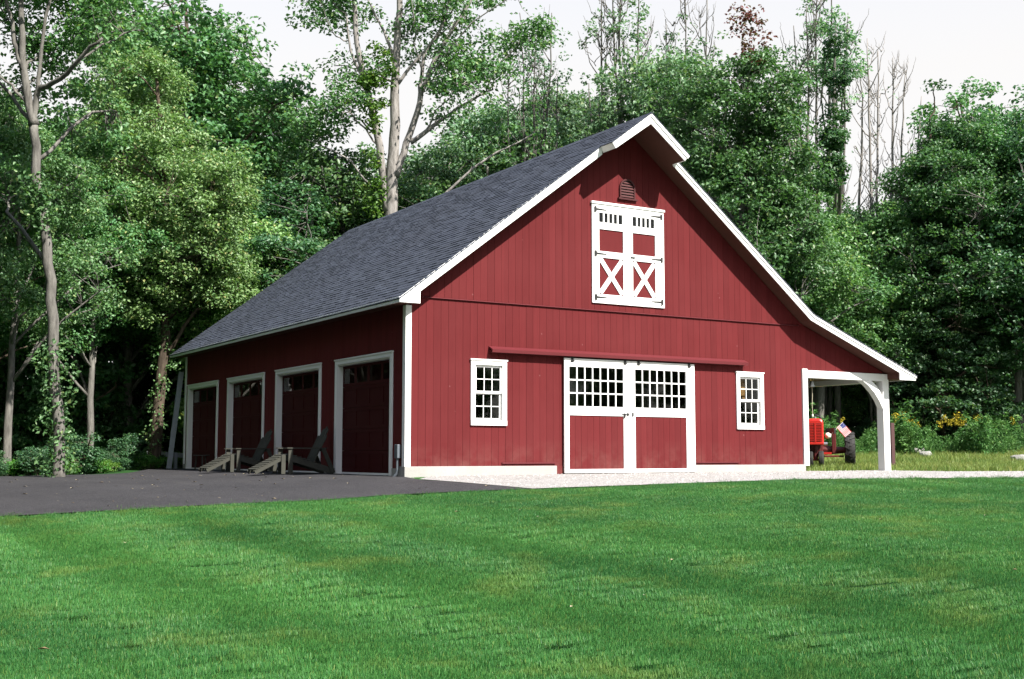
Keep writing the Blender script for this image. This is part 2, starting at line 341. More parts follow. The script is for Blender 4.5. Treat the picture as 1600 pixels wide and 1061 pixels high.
grav, POLY_G = loft('gravel_apron', near_gr, far_gr, 'gravel', 0.024)
def inside(P, poly):
    x, y = P[:, 0], P[:, 1]; r = np.zeros(len(P), bool); n = len(poly)
    for i in range(n):
        x0, y0 = poly[i]; x1, y1 = poly[(i+1) % n]
        c = (y0 > y) != (y1 > y); r ^= c & (x < (x1-x0)*(y-y0)/((y1-y0) if abs(y1-y0) > 1e-9 else 1e-9) + x0)
    return r

# ================================================================== THE BARN
barn = thing('barn', 'dark red barn with white trim, grey shingled roof and four garage doors', 'barn')
L = 14.8; W = 10.71; RX, RZ = 5.43, 7.84; SLL, SLR = 0.757, 0.775; KX, KZ = 10.66, 7.84 - 0.775*5.23; SLP = 0.378; EX = 14.21; OH = 0.45
def zr(x):
    if x <= RX: return RZ - SLL*(RX - x)
    if x <= KX: return RZ - SLR*(x - RX)
    return KZ - SLP*(x - KX)
def topline(x0, x1, off):
    xs = [x0] + [k for k in (RX, KX) if x0 < k < x1] + [x1]; return [(x, zr(x) - off) for x in xs]
# --- foundation, floor, inner walls
f = MB(); f.box(-0.03, 3.53, -0.035, 0.25, -0.7, 0.19).build('foundation', 'concrete', barn, bevel=0.008)
f = MB(); f.box(7.29, 10.74, -0.035, 0.25, -0.7, 0.19).build('foundation', 'concrete', barn, bevel=0.008)
G = [(0.553, 3.437), (4.247, 7.133), (7.943, 10.828), (11.633, 14.515)]
f = MB(); f.box(-0.03, 0.2, 0.25, L+0.02, -0.7, -0.012)
for a, b in ((0.25, G[0][0]+0.09), (G[0][1]-0.09, G[1][0]+0.09), (G[1][1]-0.09, G[2][0]+0.09), (G[2][1]-0.09, G[3][0]+0.09), (G[3][1]-0.09, L+0.02)): f.box(-0.03, 0.2, a, b, -0.012, 0.15)
f.build('foundation', 'concrete', barn)
MB().box(0.2, W-0.05, 0.25, L-0.05, -0.4, 0.01).build('floor_slab', 'concrete', barn)
MB().box(0.22, W-0.1, 5.2, 5.3, 0.012, 3.2).build('partition', 'inside', barn)
MB().box(0.22, W-0.1, 0.1, L-0.1, 3.205, 3.3).build('loft_floor', 'inside', barn)
MB().prism([(0.8, 3.31), (10.2, 3.31), (5.43, 7.2)], 3.0, 3.05).build('loft_partition', 'inside', barn)
MB().box(3.0, 7.9, 1.2, 1.26, 0.012, 3.2).build('partition', 'inside', barn)
# --- siding boards
BW = 0.168
def board(z_lo, xa, xb, y0, y1, holes, top, name, mat='red_paint', flat_top=None):
    """one vertical board; split where an opening cuts it; top follows the roof"""
    cuts = sorted({xa, xb} | {c for h in holes for c in (h[0], h[1]) if xa < c < xb} | {c for c in (RX, KX) if top and xa < c < xb})
    for a, b in zip(cuts, cuts[1:]):
        zta, ztb = (zr(a+1e-6) - 0.17, zr(b-1e-6) - 0.17) if top else (flat_top, flat_top)
        if flat_top: zta, ztb = min(zta, flat_top), min(ztb, flat_top)
        segs = [(z_lo, None)]
        for h in holes:
            if h[0] < (a+b)/2 < h[1]:
                new = []
                for s0, s1 in segs:
                    e = min(zta, ztb) if s1 is None else s1
                    if h[3] <= s0 or h[2] >= e: new.append((s0, s1)); continue
                    if h[2] > s0: new.append((s0, h[2]))
                    if h[3] < e: new.append((h[3], s1))
                segs = new
        for s0, s1 in segs:
            if s1 is None:
                if min(zta, ztb) <= s0 + 0.01: continue
                MB().prism([(a, s0), (b, s0), (b, ztb), (a, zta)], y0, y1).build(name, mat, barn)
            else: MB().prism([(a, s0), (b, s0), (b, s1), (a, s1)], y0, y1).build(name, mat, barn)
HOLES = [(1.51, 2.24, 1.07, 2.30), (8.63, 9.36, 1.07, 2.30), (3.75, 7.20, 0.0, 2.43), (4.52, 6.37, 3.77, 5.88)]
x = 0.10; wl = []
while x < 13.70:
    wl.append((x, min(x+BW, 13.70))); x += BW
gap = 0.0022
for a, b in wl:
    jt = rnd.uniform(0, 0.0035)
    if b <= KX:
        board(0.185 if not (3.45 < a < 7.3) else 0.04, a+gap, b-gap, 0.0-jt, 0.022, HOLES, True, 'siding_board', flat_top=3.535)
    else:
        board(0.185 if b < 10.76 else 2.475, a+gap, min(b-gap, 13.69), 0.0-jt, 0.022, HOLES, True, 'siding_board')
for a, b in wl:
    if b < KX+0.05 and zr((a+b)/2) > 3.75:
        a2, b2 = a+0.06, b+0.06; board(3.56, a2+gap, b2-gap, -0.022-rnd.uniform(0, 0.0035), 0.0235, HOLES, True, 'gable_board')
for seg in ((0.06, 4.50), (6.39, 10.45)): pass
MB().prism([(-0.040, 3.537), (-0.040, 3.545), (-0.024, 3.557), (0.02, 3.557), (0.02, 3.537)], 0.11, 10.62, 'x').build('belt_board', 'red_trim', barn)
# backing sheet behind the boards (with the openings left free)
bk = MB(); hx = sorted([(0.05, 0), (W, 0)] + [(c, 0) for h in HOLES[:3] for c in h[:2]])
def sheet(x0, x1, z0, z1): bk.prism([(x0, z0), (x1, z0), (x1, z1), (x0, z1)], 0.024, 0.09)
sheet(0.02, 1.51, 0.0, 3.5); sheet(1.51, 2.24, 0.0, 1.07); sheet(1.51, 2.24, 2.30, 3.5); sheet(2.24, 3.75, 0, 3.5); sheet(3.75, 7.2, 2.43, 3.5)
sheet(7.2, 8.63, 0, 3.5); sheet(8.63, 9.36, 0, 1.07); sheet(8.63, 9.36, 2.30, 3.5); sheet(9.36, W, 0, 3.5)
bk.prism([(0.02, 3.5), (4.52, 3.5), (4.52, zr(4.52)-0.2), (0.02, zr(0.02)-0.2)], 0.024, 0.09)
bk.prism([(4.52, 3.5), (6.37, 3.5), (6.37, 3.77), (4.52, 3.77)], 0.024, 0.09)
bk.prism([(4.52, 5.88), (6.37, 5.88), (6.37, zr(6.37)-0.2), (RX, RZ-0.2), (4.52, zr(4.52)-0.2)], 0.024, 0.09)
bk.prism([(6.37, 3.5), (W, 3.5), (W, zr(W)-0.2), (KX, KZ-0.2), (6.37, zr(6.37)-0.2)], 0.024, 0.09)
bk.prism([(W, 2.48), (13.69, 2.48), (13.69, zr(13.69)-0.2), (W, zr(W)-0.2)], 0.024, 0.09)
bk.build('front_wall', 'dark_red', barn)
# left wall: boards between and above the garage doors
y = 0.11
def lboard(y0, y1, z0, z1): MB().box(-0.0-rnd.uniform(0, 0.004), 0.022, y0+gap, y1-gap, z0, z1).build('siding_board', 'red_paint', barn)
GT = 2.40
edges = []
while y < L - 0.1:
    y1 = min(y+BW, L-0.10); parts = [(y, y1, 0.15)]
    for a, b in G:
        a, b = a+0.10, b-0.10; new = []
        for p0, p1, z0 in parts:
            if z0 > 1 or p1 <= a or p0 >= b: new.append((p0, p1, z0)); continue
            if p0 < a: new.append((p0, a, z0))
            if p1 > b: new.append((b, p1, z0))
            new.append((max(p0, a), min(p1, b), GT))
        parts = new
    for p0, p1, z0 in parts:
        if p1 - p0 > 0.02: lboard(p0, p1, z0, 3.37)
    y = y1
bk = MB()
ys = [0.09] + [c for a, b in G for c in (a+0.10, b-0.10)] + [L]
for q in range(0, len(ys)-1, 2): bk.box(0.024, 0.09, ys[q], ys[q+1], 0.0, GT)
bk.box(0.024, 0.09, 0.09, L, GT, 3.6); bk.build('left_wall', 'dark_red', barn)
rw = MB(); rw.box(W-0.09, W, 0.09, L, 0.15, 3.7)
y = 0.25
while y < L-0.3: rw.box(W, W+0.02, y+gap, y+BW-gap, 0.15, 2.45); y += BW
rw.build('right_wall', 'red_paint', barn)
MB().prism([(0.09, 0.0), (W-0.09, 0.0)] + [(x, z) for x, z in reversed(topline(0.09, W-0.09, 0.2))], L-0.09, L).build('rear_wall', 'red_paint', barn)
# corner boards
MB().box(-0.03, 0.10, -0.03, -0.002, 0.185, 3.36).build('corner_board', 'white_paint', barn, bevel=0.004)
MB().box(-0.03, -0.001, -0.002, 0.10, 0.185, 3.36).build('corner_board', 'white_paint', barn, bevel=0.004)
MB().box(-0.03, -0.001, L-0.10, L+0.02, 0.15, 3.36).build('corner_board', 'white_paint', barn, bevel=0.004)
# --- roof
roof = MB(); poly = [(-0.36, 3.43)] + [(x, z) for x, z in topline(-0.35, EX, 0.022)] + [(EX, 2.335), (13.68, 2.335), (13.68, zr(13.68)-0.15)] + [(KX, KZ-0.15), (RX, RZ-0.16), (0.0, zr(0)-0.15), (0.0, 3.368), (-0.36, 3.368)]
roof.prism(poly, -OH, L+OH).build('roof', 'soffit', barn); roofo = bpy.context.scene.objects['roof']
HL, HR = 4.396, 6.467
MB().prism([(HL, zr(HL)-0.022), (RX, RZ-0.022), (HR, zr(HR)-0.022), (HR-0.09, zr(HR)-0.125), (RX, RZ-0.19), (HL+0.08, zr(HL)-0.12)], -0.9, -OH+0.001).build('hood', 'soffit', roofo)
def rake(name, pts_top, pts_bot, y0, y1, mat='white_paint'): return MB().prism(pts_top + list(reversed(pts_bot)), y0, y1).build(name, mat, roofo, bevel=0.003)
rake('rake_board', [(-0.385, zr(-0.36)-0.018), (4.44, zr(4.44)-0.004)], [(-0.385, 3.345), (0.063, 3.345), (0.063, 3.583), (4.44, zr(4.44)-0.212)], -OH-0.025, -OH)
rake('rake_board', [(6.40, zr(6.40)-0.004), (KX, KZ-0.004), (EX+0.02, zr(EX)-0.01)], [(6.40, zr(6.40)-0.20), (10.58, zr(10.58)-0.215), (13.64, zr(13.64)-0.175), (13.635, 2.305), (EX+0.02, 2.305)], -OH-0.025, -OH)
rake('rake_trim', [(6.40, zr(6.40)+0.003), (KX, KZ+0.003), (EX+0.035, zr(EX)-0.006)], [(6.40, zr(6.40)-0.085), (KX, KZ-0.085), (EX+0.035, zr(EX)-0.085)], -OH-0.046, -OH-0.026)
rake('rake_board', [(HL-0.02, zr(HL)-0.015), (RX, RZ)], [(HL+0.075, zr(HL)-0.135), (RX, RZ-0.245)], -0.925, -0.90)
rake('rake_board', [(RX, RZ), (HR+0.02, zr(HR)-0.015)], [(RX, RZ-0.245), (HR-0.10, zr(HR)-0.14)], -0.9252, -0.9002)
rake('rake_trim', [(RX, RZ+0.006), (HR+0.03, zr(HR)-0.015)], [(RX, RZ-0.095), (HR-0.03, zr(HR)-0.088)], -0.946, -0.926)
for xa, xb in ((HL, HL+0.085), (HR, HR-0.10)):
    s = -1 if xa == HL else 1
    MB().prism([(xa+s*0.02, zr(xa)-0.018), (xb+s*0.02, zr(xa)-0.138), (xb, zr(xa)-0.132), (xa, zr(xa)-0.02)], -0.90, -OH-0.03).build('hood_trim', 'white_paint', roofo)
MB().box(-0.388, -0.362, -OH, L+OH, 3.345, 3.452).build('eave_fascia', 'white_paint', roofo, bevel=0.003)
MB().box(EX+0.002, EX+0.028, -OH, L+OH, 2.32, 2.44).build('eave_fascia', 'white_paint', roofo, bevel=0.003)
# shingles: real stepped courses; the 300 nearest are separate
def shingle_cells(xa, za, xb, zb, y0, y1, ex=0.142):
    d = Vector((xb-xa, 0, zb-za)); ln = d.length; d.normalize(); nr = Vector((-d.z, 0, d.x)) if d.x > 0 else Vector((d.z, 0, -d.x))
    s = 0.0; out = []; r = 0
    while s < ln - 0.02:
        e = min(ex, ln - s); y = y0 - (r % 3)*0.05
        while y < y1 - 0.01:
            wd = rnd.choice((0.14, 0.2, 0.26, 0.32)); h = rnd.choice((0.008, 0.012, 0.017))
            a, b = max(y, y0), min(y+wd, y1)
            if b - a > 0.01: out.append((Vector((xa, 0, za)) + d*s, a, b-a, e, h, b-a == wd and e == ex))
            y += wd
        s += ex; r += 1
    return out, d, nr
def shingle_geo(wd, e, h, d, nr):
    lo, hi, ft = nr*h, d*(e*1.02) + nr*0.003, -nr*0.012
    g = 0.003; Y0, Y1 = Vector((0, g, 0)), Vector((0, wd-g, 0))
    V = [lo+Y0, lo+Y1, hi+Y1, hi+Y0, ft+Y0, ft+Y1, hi+Y0-nr*0.01, hi+Y1-nr*0.01]
    return V, [(0,1,2,3), (0,4,5,1), (0,3,6,4), (1,5,7,2)]
cells, d, nr = shingle_cells(-0.40, zr(-0.36)-0.045, RX, RZ-0.006, -OH-0.04, L+OH+0.02)
hc, _, _ = shingle_cells(HL-0.03, zr(HL)-0.02, RX, RZ-0.006, -0.94, -OH-0.042)
full = sorted([c for c in cells if c[5]], key=lambda c: (c[0] + Vector((0, c[1], 0)) - Vector(CAM)).length)[:300]; ids = {id(c) for c in full}; cache = {}
for c in full:
    key = (round(c[2], 3), c[4])
    if key not in cache:
        V, F = shingle_geo(c[2], c[3], c[4], d, nr); me = bpy.data.meshes.new('shingle'); me.from_pydata(V, [], F); me.materials.append(MATS['shingle']); cache[key] = me
    o = link('shingle', cache[key], None, roofo); o.location = c[0] + Vector((0, c[1], 0))
mb = MB()
for c in cells + hc:
    if id(c) in ids: continue
    V, F = shingle_geo(c[2], c[3], c[4], d, nr); off = c[0] + Vector((0, c[1], 0)); mb.add([v + off for v in V], F)
mb.build('shingle_courses', 'shingle', roofo, kind='stuff')
mb = MB()
for args in ((KX, KZ-0.006, RX, RZ-0.006, -OH-0.06, L+OH+0.02), (EX+0.05, zr(EX)-0.03, KX, KZ-0.006, -OH-0.06, L+OH+0.02), (HR+0.035, zr(HR)-0.02, RX, RZ-0.006, -0.955, -OH-0.062)):
    cs, d2, n2 = shingle_cells(*args)
    if n2.z < 0: n2 = -n2
    for c in cs:
        V, F = shingle_geo(c[2], c[3], c[4], d2, n2); off = c[0] + Vector((0, c[1], 0)); mb.add([v + off for v in V], F)
mb.build('shingle_courses', 'shingle', roofo, kind='stuff')
y = -0.95
while y < L+OH:
    MB().prism([(RX-0.13, RZ-0.092), (RX, RZ+0.012), (RX+0.13, RZ-0.092), (RX+0.13, RZ-0.10), (RX, RZ-0.0), (RX-0.13, RZ-0.10)], y, y+0.155).build('ridge_cap', 'shingle', roofo) if y < 6 else None
    y += 0.15
MB().prism([(RX-0.13, RZ-0.092), (RX, RZ+0.012), (RX+0.13, RZ-0.092), (RX+0.13, RZ-0.10), (RX, RZ-0.0), (RX-0.13, RZ-0.10)], 6.16, L+OH).build('ridge_cap', 'shingle', roofo)

# --- windows of the front wall
def window(x0, label):
    x1 = x0 + 0.851; c = MB(); z0, z1 = 1.012, 2.361
    c.box(x0, x0+0.105, -0.036, -0.005, z0+0.10, z1-0.12); c.box(x1-0.105, x1, -0.036, -0.005, z0+0.10, z1-0.12)
    c.box(x0, x1, -0.037, -0.005, z1-0.12, z1-0.03); c.box(x0-0.015, x1+0.015, -0.055, -0.005, z1-0.03, z1); c.box(x0, x1, -0.045, -0.005, z0, z0+0.10)
    for a, b in ((x0+0.085, x0+0.105), (x1-0.105, x1-0.085)): c.box(a, b, -0.004, 0.10, z0+0.07, z1-0.07)
    w_ = c.build('window', 'white_paint', barn, bevel=0.003); w_['label'] = label
    ix0, ix1 = x0+0.107, x1-0.107
    for q, (a, b, yy) in enumerate(((1.112, 1.69, 0.035), (1.665, 2.24, 0.005))):
        s = MB(); s.box(ix0, ix0+0.04, yy, yy+0.03, a, b); s.box(ix1-0.04, ix1, yy, yy+0.03, a, b); s.box(ix0+0.04, ix1-0.04, yy, yy+0.03, a, a+0.05); s.box(ix0+0.04, ix1-0.04, yy, yy+0.03, b-0.045, b)
        gw = (ix1-ix0-0.08); gh = (b-a-0.095)
        for t in (1, 2): s.box(ix0+0.04+gw*t/3-0.009, ix0+0.04+gw*t/3+0.009, yy+0.004, yy+0.026, a+0.05, b-0.045)
        s.box(ix0+0.04, ix1-0.04, yy+0.005, yy+0.025, a+0.05+gh/2-0.009, a+0.05+gh/2+0.009)
        s.build('sash', 'white_paint', w_, bevel=0.002)
        for i_ in range(3):
            for j_ in range(2):
                px, pz = ix0+0.04+gw*i_/3, a+0.05+gh*j_/2
                MB().box(px+0.009, px+gw/3-0.009, yy+0.013, yy+0.017, pz+0.009, pz+gh/2-0.009).build('pane', 'glass', w_)
window(1.449, 'twelve pane window left of the sliding doors'); window(8.569, 'twelve pane window right of the sliding doors')
# --- sliding barn doors
def sliding(x0, sa, sb, xe, label):
    yf, yb = -0.085, -0.045; d_ = MB(); zt, zb = 2.468, 0.035
    d_.box(x0, sa, yf, yb, zb, zt); d_.box(sb, xe, yf, yb, zb, zt)
    for a, b in ((zb, 0.115), (1.255, 1.45), (2.29, zt)): d_.box(sa, sb, yf+0.001, yb-0.001, a, b)
    o = d_.build('sliding_door', 'white_paint', barn, bevel=0.003); o['label'] = label
    w_, h_ = sb-sa, 0.84; mu = MB()
    for t in range(1, 7): mu.box(sa+w_*t/7-0.014, sa+w_*t/7+0.014, yf+0.006, yb-0.006, 1.45, 2.29)
    for t in (1, 2): mu.box(sa, sb, yf+0.008, yb-0.008, 1.45+h_*t/3-0.014, 1.45+h_*t/3+0.014)
    mu.build('muntins', 'white_paint', o)
    for i_ in range(7):
        for j_ in range(3):
            MB().box(sa+w_*i_/7+0.014, sa+w_*(i_+1)/7-0.014, -0.066, -0.062, 1.45+h_*j_/3+0.014, 1.45+h_*(j_+1)/3-0.014).build('pane', 'glass', o)
    n_ = 9
    for i_ in range(n_): MB().box(sa+w_*i_/n_+0.002, sa+w_*(i_+1)/n_-0.002, -0.066-rnd.uniform(0, 0.003), -0.05, 0.115, 1.255).build('board', 'red_paint', o)
    for hx_ in (x0+0.20, xe-0.16):
        MB().box(hx_-0.03, hx_+0.03, yf-0.012, yf-0.001, 2.385, 2.50).box(hx_-0.045, hx_+0.045, yf-0.022, yf-0.012, 2.40, 2.425).box(hx_-0.012, hx_+0.012, yf-0.02, yf-0.012, 2.43, 2.53).build('hanger', 'black_iron', o)
    return o
dl = sliding(3.694, 3.815, 5.245, 5.452, 'left sliding door with glazed top and red boarded bottom'); dr = sliding(5.462, 5.567, 7.005, 7.257, 'right sliding door with glazed top and red boarded bottom')
MB().box(5.20, 5.40, -0.105, -0.086, 1.29, 1.305).box(5.25, 5.28, -0.112, -0.086, 1.22, 1.32).box(5.34, 5.36, -0.112, -0.086, 1.26, 1.34).build('latch', 'black_iron', dl)
MB().box(5.475, 5.50, -0.112, -0.086, 1.255, 1.34).build('latch', 'black_iron', dr)
MB().box(3.52, 3.685, -0.012, 0.02, 0.02, 0.186).build('door_post', 'red_paint', barn); MB().box(7.265, 7.30, -0.012, 0.02, 0.02, 0.186).build('door_post', 'red_paint', barn)
MB().prism([(-0.16, 2.50), (-0.17, 2.565), (-0.006, 2.635), (-0.006, 2.60), (-0.145, 2.54), (-0.145, 2.50)], 1.875, 8.83, 'x').box(1.9, 8.8, -0.05, -0.006, 2.50, 2.56).build('door_track', 'red_trim', barn)
for a, b in ((2.19, 3.50), (7.31, 8.62)): MB().box(a, b, -0.035, -0.005, 0.235, 0.262).build('guide_rail', 'red_trim', barn)
# --- loft doors
lf = MB(); X0, X1, Z0, Z1 = 4.452, 6.441, 3.703, 5.942
lf.box(X0, X0+0.075, -0.06, -0.024, Z0, Z1-0.05); lf.box(X1-0.075, X1, -0.06, -0.024, Z0, Z1-0.05); lf.box(X0+0.075, X1-0.075, -0.06, -0.024, Z0, Z0+0.06); lf.box(X0+0.075, X1-0.075, -0.061, -0.024, Z1-0.13, Z1-0.05); lf.box(X0-0.02, X1+0.02, -0.085, -0.024, Z1-0.05, Z1)
lo_ = lf.build('loft_doorway', 'white_paint', barn, bevel=0.003)
for q, (a, b) in enumerate(((X0+0.078, 5.444), (5.450, X1-0.078))):
    sA, sB = a+0.105, b-0.16 if q == 0 else b-0.19
    if q == 1: sA, sB = a+0.10, b-0.185
    dd = MB(); zA, zB = Z0+0.063, Z1-0.133; yf, yb = -0.072, -0.040
    dd.box(a, sA, yf, yb, zA, zB); dd.box(sB, b, yf, yb, zA, zB)
    for c0, c1 in ((zA, 3.90), (4.706, 4.85), (5.335, 5.49), (5.70, zB)): dd.box(sA, sB, yf+0.001, yb-0.001, c0, c1)
    do = dd.build('loft_door', 'white_paint', lo_, bevel=0.003)
    MB().box(sA, sB, -0.05, -0.041, 4.85, 5.335).build('red_panel', 'red_paint', lo_); MB().box(sA, sB, -0.05, -0.041, 3.90, 4.706).build('red_panel', 'red_paint', lo_)
    br = MB(); y_ = -0.060; br.bar((sA+0.03, y_, 3.93), (sB-0.03, y_, 4.68), 0.024, 0.105, up=(-0.75, 0, 0.6))
    br.build('cross_brace', 'white_paint', lo_); br = MB(); br.bar((sA+0.03, y_+0.002, 4.68), (sB-0.03, y_+0.002, 3.93), 0.024, 0.105, up=(0.75, 0, 0.6)); br.build('cross_brace', 'white_paint', lo_)
    gw = (sB-0.02-sA)/5
    mu = MB()
    for t in range(1, 5): mu.box(sA+gw*t-0.021, sA+gw*t+0.021, yf+0.002, yb-0.002, 5.49, 5.70)
    mu.box(sA+gw*5, sB, yf+0.002, yb-0.002, 5.49, 5.70); mu.build('muntins', 'white_paint', lo_)
    for t in range(5): MB().box(sA+gw*t+(0.021 if t else 0), sA+gw*(t+1)-(0.021 if t < 4 else 0), -0.056, -0.052, 5.49, 5.70).build('pane', 'glass', lo_)
    for zc in (3.83, 4.79, 5.80 - 0.03):
        hx, s = (a, 1) if q == 0 else (b, -1)
        MB().box(min(hx-s*0.02, hx+s*0.03), max(hx-s*0.02, hx+s*0.03), -0.086, -0.073, zc-0.06, zc+0.06).prism([(hx+s*0.03, zc-0.02), (hx+s*0.30, zc-0.006), (hx+s*0.30, zc+0.006), (hx+s*0.03, zc+0.02)], -0.083, -0.073).build('hinge', 'black_iron', lo_)
MB().box(5.48, 5.60, -0.085, -0.073, 4.76, 4.79).build('latch', 'black_iron', lo_)
# --- arched gable vent
vt = MB(); cx, zb_, rr = 5.432, 6.10, 0.215; sp_z = 6.33
arc = lambda r, n=14: [(cx + r*math.cos(math.pi*t/n), sp_z + r*math.sin(math.pi*t/n)) for t in range(n+1)]
o_, i_ = [(cx+rr, zb_)] + arc(rr) + [(cx-rr, zb_)], [(cx+rr-0.035, zb_)] + arc(rr-0.035) + [(cx-rr+0.035, zb_)]
for q in range(len(o_)-1): vt.prism([o_[q], o_[q+1], i_[q+1], i_[q]], -0.06, -0.022)
vt.box(cx-0.26, cx+0.26, -0.085, -0.022, zb_-0.035, zb_)
v_ = vt.build('gable_vent', 'dark_red', barn); MB().prism(i_, -0.028, -0.0265).build('vent_screen', 'black_iron', v_)
for q in range(6):
    z = zb_ + 0.03 + q*0.062; hw = rr-0.037 if z < sp_z else math.sqrt(max(0.0004, (rr-0.037)**2 - (z+0.03-sp_z)**2))
    MB().prism([(-0.052, z), (-0.030, z+0.040), (-0.027, z+0.036), (-0.049, z-0.006)], cx-hw, cx+hw, 'x').build('louver', 'dark_red', v_)  # dark red puts the hood's shade into the louver colour
# --- garage doors
for gi, (a, b) in enumerate(G):
    nm = ('nearest the front corner', 'second from the front corner', 'third from the front corner', 'farthest from the front corner')[gi]
    c = MB(); c.box(-0.036, -0.006, a, a+0.115, 0.0, 2.385); c.box(-0.036, -0.006, b-0.115, b, 0.0, 2.385); c.box(-0.037, -0.006, a, b, 2.385, 2.47); c.box(-0.055, -0.006, a-0.015, b+0.015, 2.47, 2.50)
    c.box(-0.005, 0.15, a+0.085, a+0.112, 0.0, 2.40); c.box(-0.005, 0.15, b-0.112, b-0.085, 0.0, 2.40); c.box(-0.005, 0.15, a+0.112, b-0.112, 2.355, 2.39)
    gd = c.build('garage_door', 'white_paint', barn, bevel=0.003); gd['label'] = 'white framed dark red garage door, ' + nm
    ya, yb = a+0.113, b-0.113; wd = yb-ya; hs_ = 2.31/5
    MB().box(0.098, 0.16, ya, yb, 0.004, 0.045).build('bottom_seal', 'white_paint', gd)
    for s in range(5):
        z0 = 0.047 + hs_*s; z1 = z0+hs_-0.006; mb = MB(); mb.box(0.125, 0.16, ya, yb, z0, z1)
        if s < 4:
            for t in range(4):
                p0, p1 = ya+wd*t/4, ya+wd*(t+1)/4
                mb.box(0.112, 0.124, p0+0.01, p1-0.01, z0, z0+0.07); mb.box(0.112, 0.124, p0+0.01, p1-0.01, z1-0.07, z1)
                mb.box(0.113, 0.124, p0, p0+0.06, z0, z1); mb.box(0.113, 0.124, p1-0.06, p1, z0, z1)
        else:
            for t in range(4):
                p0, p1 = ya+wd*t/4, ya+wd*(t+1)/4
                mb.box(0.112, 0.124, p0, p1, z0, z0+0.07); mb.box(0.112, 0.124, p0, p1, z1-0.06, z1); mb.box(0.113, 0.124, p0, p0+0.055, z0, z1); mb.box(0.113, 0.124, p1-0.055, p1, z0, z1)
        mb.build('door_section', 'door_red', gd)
    for t in range(4):
        p0, p1 = ya+wd*t/4, ya+wd*(t+1)/4; z0 = 0.047+hs_*4
        MB().box(0.118, 0.1235, p0+0.056, p1-0.056, z0+0.071, z0+hs_-0.067).build('pane', 'dark_glass' if 'dark_glass' in MATS else 'glass', gd)
# --- porch
pw = 'white_paint'
MB().box(10.70, 10.865, -0.036, 0.17, 0.16, 2.505).build('porch_post', pw, barn, bevel=0.006)
MB().box(10.865, 13.50, -0.032, 0.17, 2.29, 2.473).build('porch_beam', pw, barn, bevel=0.006)
for yy in (0.0, 4.9, 9.8, 14.4): MB().box(13.50, 13.72, yy-0.035, yy+0.185, -0.25, 2.473 if yy == 0 else 2.27).build('porch_post', pw, barn, bevel=0.006)
MB().box(13.505, 13.715, 0.185, 14.6, 2.27, 2.44).build('porch_beam', pw, barn, bevel=0.006)
MB().box(10.735, 13.50, 0.17, 14.6, 2.40, 2.43).build('porch_ceiling', 'porch_ceiling', barn)
lo = [(12.77, 2.288), (12.98, 2.17), (13.20, 1.99), (13.37, 1.79), (13.498, 1.58)]; up = [(13.09, 2.288), (13.21, 2.22), (13.33, 2.12), (13.43, 1.99), (13.498, 1.87)]
br = MB()
for q in range(4): br.prism([lo[q], lo[q+1], up[q+1], up[q]], -0.025, 0.15)
br.build('porch_brace', pw, barn)
MB().box(-0.115, -0.04, 0.12, 0.26, 0.35, 0.62).build('meter_box', 'grey_plastic', barn, bevel=0.01)
MB().tube([(-0.075, 0.19, 0.35), (-0.075, 0.19, 0.12), (-0.085, 0.21, 0.05), (-0.13, 0.26, -0.03)], 0.028, 8).build('conduit', 'grey_plastic', barn)
# tan panel hanging from the loft floor behind the right window
pl = thing('plywood_sheet', 'tan plywood sheet hanging inside the barn, seen through the window beside the porch', 'plywood', (8.78, 0.17, 3.204))
MB().prism([(-0.23, 0.0), (0.17, 0.0), (0.23, -1.0), (0.22, -1.56), (0.02, -1.27), (-0.23, -1.13)], 0.0, 0.018).build('sheet', 'plywood', pl)

